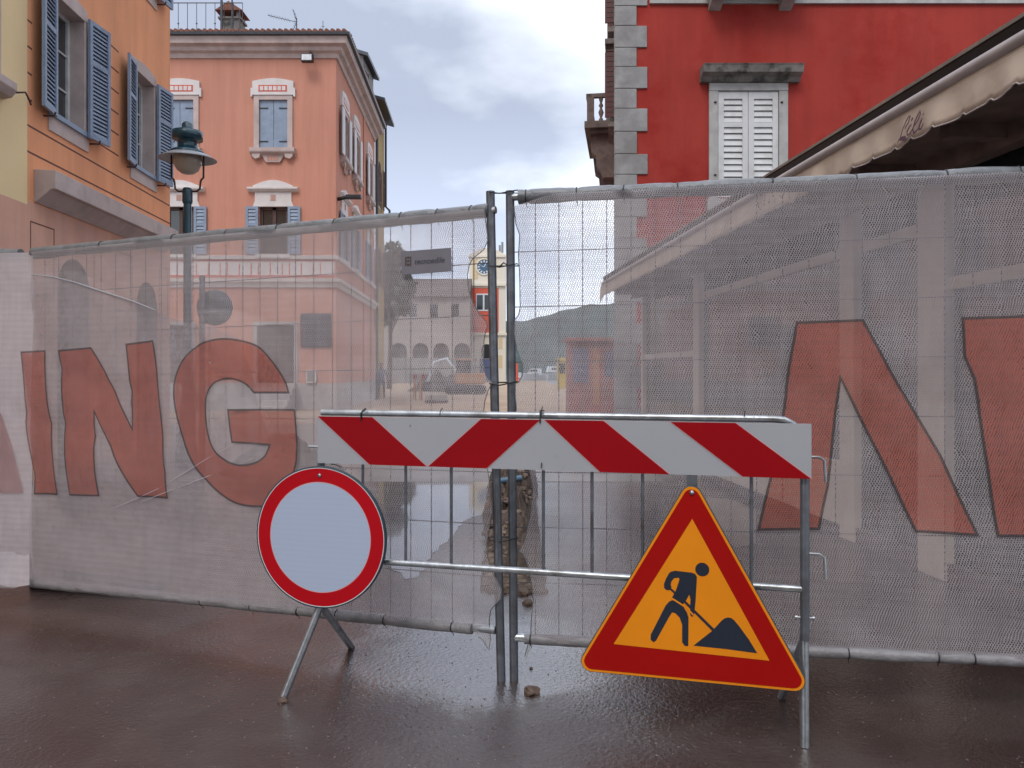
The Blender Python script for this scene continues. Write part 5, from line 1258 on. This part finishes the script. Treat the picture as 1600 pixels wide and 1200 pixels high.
m_ = MB(ring); disc(m_, .295, .0005, 'boat', .291); disc(m_, .291, .0005, 'rimred', .234); disc(m_, .234, .0005, 'pink_edge', .231); m_.build('red_rim', cs)
m_ = MB(ring); disc(m_, .231, .0005, 'refblue'); m_.build('white_field', cs)
m_ = MB(ring); m_.lathe([(.008, .001), (.008, .005), (0, .007)], (0, .262, 0), 'galv', 10); m_.build('bolt', cs)
# a pair of clamps behind the signs so they hang on the frame
m_ = MB(); m_.box(cu_-.03, cu_+.03, yr_+.021, -.012, 1.0-.22, 1.0-.18, 'galvd'); m_.build('clamp', cs)

# triangle sign
ts = PB.thing('roadworks_sign', 'orange and red triangular road works warning sign leaning on the barrier', 'road sign')
yt_ = -.05
def T(x, y, o=yt_): return PB.hit(890+x/2.6095, 730+y/2.6095, o)
def rtri(apex, bl, br_, rad, n=8):
    P = [Vector(apex), Vector(bl), Vector(br_)]; out = []
    for i in range(3):
        p, a, c = P[i], P[i-1], P[(i+1) % 3]; d1 = (a-p).normalized(); d2 = (c-p).normalized(); bis = (d1+d2).normalized(); half = math.acos(max(-1, min(1, d1.dot(d2))))/2
        cen = p+bis*rad/math.sin(half); t1 = p+d1*rad/math.tan(half); t2 = p+d2*rad/math.tan(half)
        a1 = math.atan2(*(t1-cen).yx); a2 = math.atan2(*(t2-cen).yx); da = (a2-a1+math.pi) % (2*math.pi)-math.pi
        out += [(cen.x+rad*math.cos(a1+da*k/n), cen.y+rad*math.sin(a1+da*k/n)) for k in range(n+1)]
    return out
cxT = h(1081, 900, yt_)[0]; side = .895
def tri(inset_):
    hh = side*math.sqrt(3)/2; zb0 = .207+inset_; zt0 = .207+hh-2*inset_; hw2 = (zt0-zb0)/math.sqrt(3)*.98
    return (cxT-.001, zt0), (cxT-.010-hw2, zb0), (cxT-.010+hw2, zb0)
m_ = MB(); m_.prism(rtri(*tri(0), .04), yt_, yt_+.018, 'alu'); m_.build('backing', ts, .002)
m_ = MB()
def flat(b, pts, y, m):
    n = len(pts); a = sum(pts[i][0]*pts[(i+1)%n][1]-pts[(i+1)%n][0]*pts[i][1] for i in range(n))
    if a < 0: pts = pts[::-1]
    b.add([(p[0], y, p[1]) for p in pts], [tuple(range(n))], m)
flat(m_, rtri(*tri(.003), .037), yt_-.001, 'reforange'); flat(m_, rtri(*tri(.012), .030), yt_-.002, 'refred2'); m_.build('red_border', ts)
m_ = MB(); flat(m_, [T(500, 210), T(180, 720), T(815, 788)], yt_-.003, 'reforange'); m_.build('orange_field', ts)
m_ = MB(); yp = yt_-.004
hc = T(541, 416); flat(m_, [(hc[0]+.0255*math.cos(k*.314), hc[1]+.0255*math.sin(k*.314)) for k in range(20)], yp, 'ink')
body = [(413,425),(430,421),(500,429),(512,434),(519,446),(518,470),(514,540),(508,600),(501,609),(492,602),(492,560),(493,537),(488,518),(476,540),(462,558),(415,535),(431,507),(441,480),(448,457),(446,449),(426,451),(415,465),(412,478),(416,487),(408,500),(396,500),(386,492),(385,475),(394,452),(405,432)]
legs = [(408,545),(420,541),(440,550),(464,568),(478,590),(485,612),(484,728),(470,727),(459,712),(459,640),(449,612),(432,594),(418,590),(404,612),(352,706),(342,712),(331,702),(331,682),(360,625),(392,562)]
mound = [(505,726),(580,667),(622,622),(634,614),(646,611),(660,614),(672,624),(690,645),(730,700),(765,757),(640,740)]
handle = [(405,489),(411,484),(590,658),(582,666)]
for poly in (body, legs, mound): flat(m_, [T(*p) for p in poly], yp, 'ink')
flat(m_, [T(*p) for p in ((436,520),(443,514),(590,658),(582,666))], yp-.0006, 'ink'); flat(m_, [T(*p) for p in ((402,491),(408,486),(446,520),(440,526))], yp-.0006, 'ink')
flat(m_, [T(*p) for p in ((412,534),(416,529),(478,568),(508,600),(503,604),(474,573))], yp-.0003, 'reforange')
m_.build('worker_pictogram', ts)
m_ = MB(Matrix.Translation((cxT, yt_, 0)) @ Matrix.Rotation(R(90), 4, 'X')); b0 = T(502, 103)[1]; m_.lathe([(.009, .002), (.009, .007), (0, .009)], (0, b0, 0), 'galv', 10); m_.build('bolt', ts)
m_ = MB(); m_.box(cxT-.02, cxT+.02, yt_+.018, -.012, .9, .98, 'galvd'); m_.box(cxT-.2, cxT+.2, yt_+.018, -.0145, .55, .585, 'galvd'); m_.build('clamp', ts)
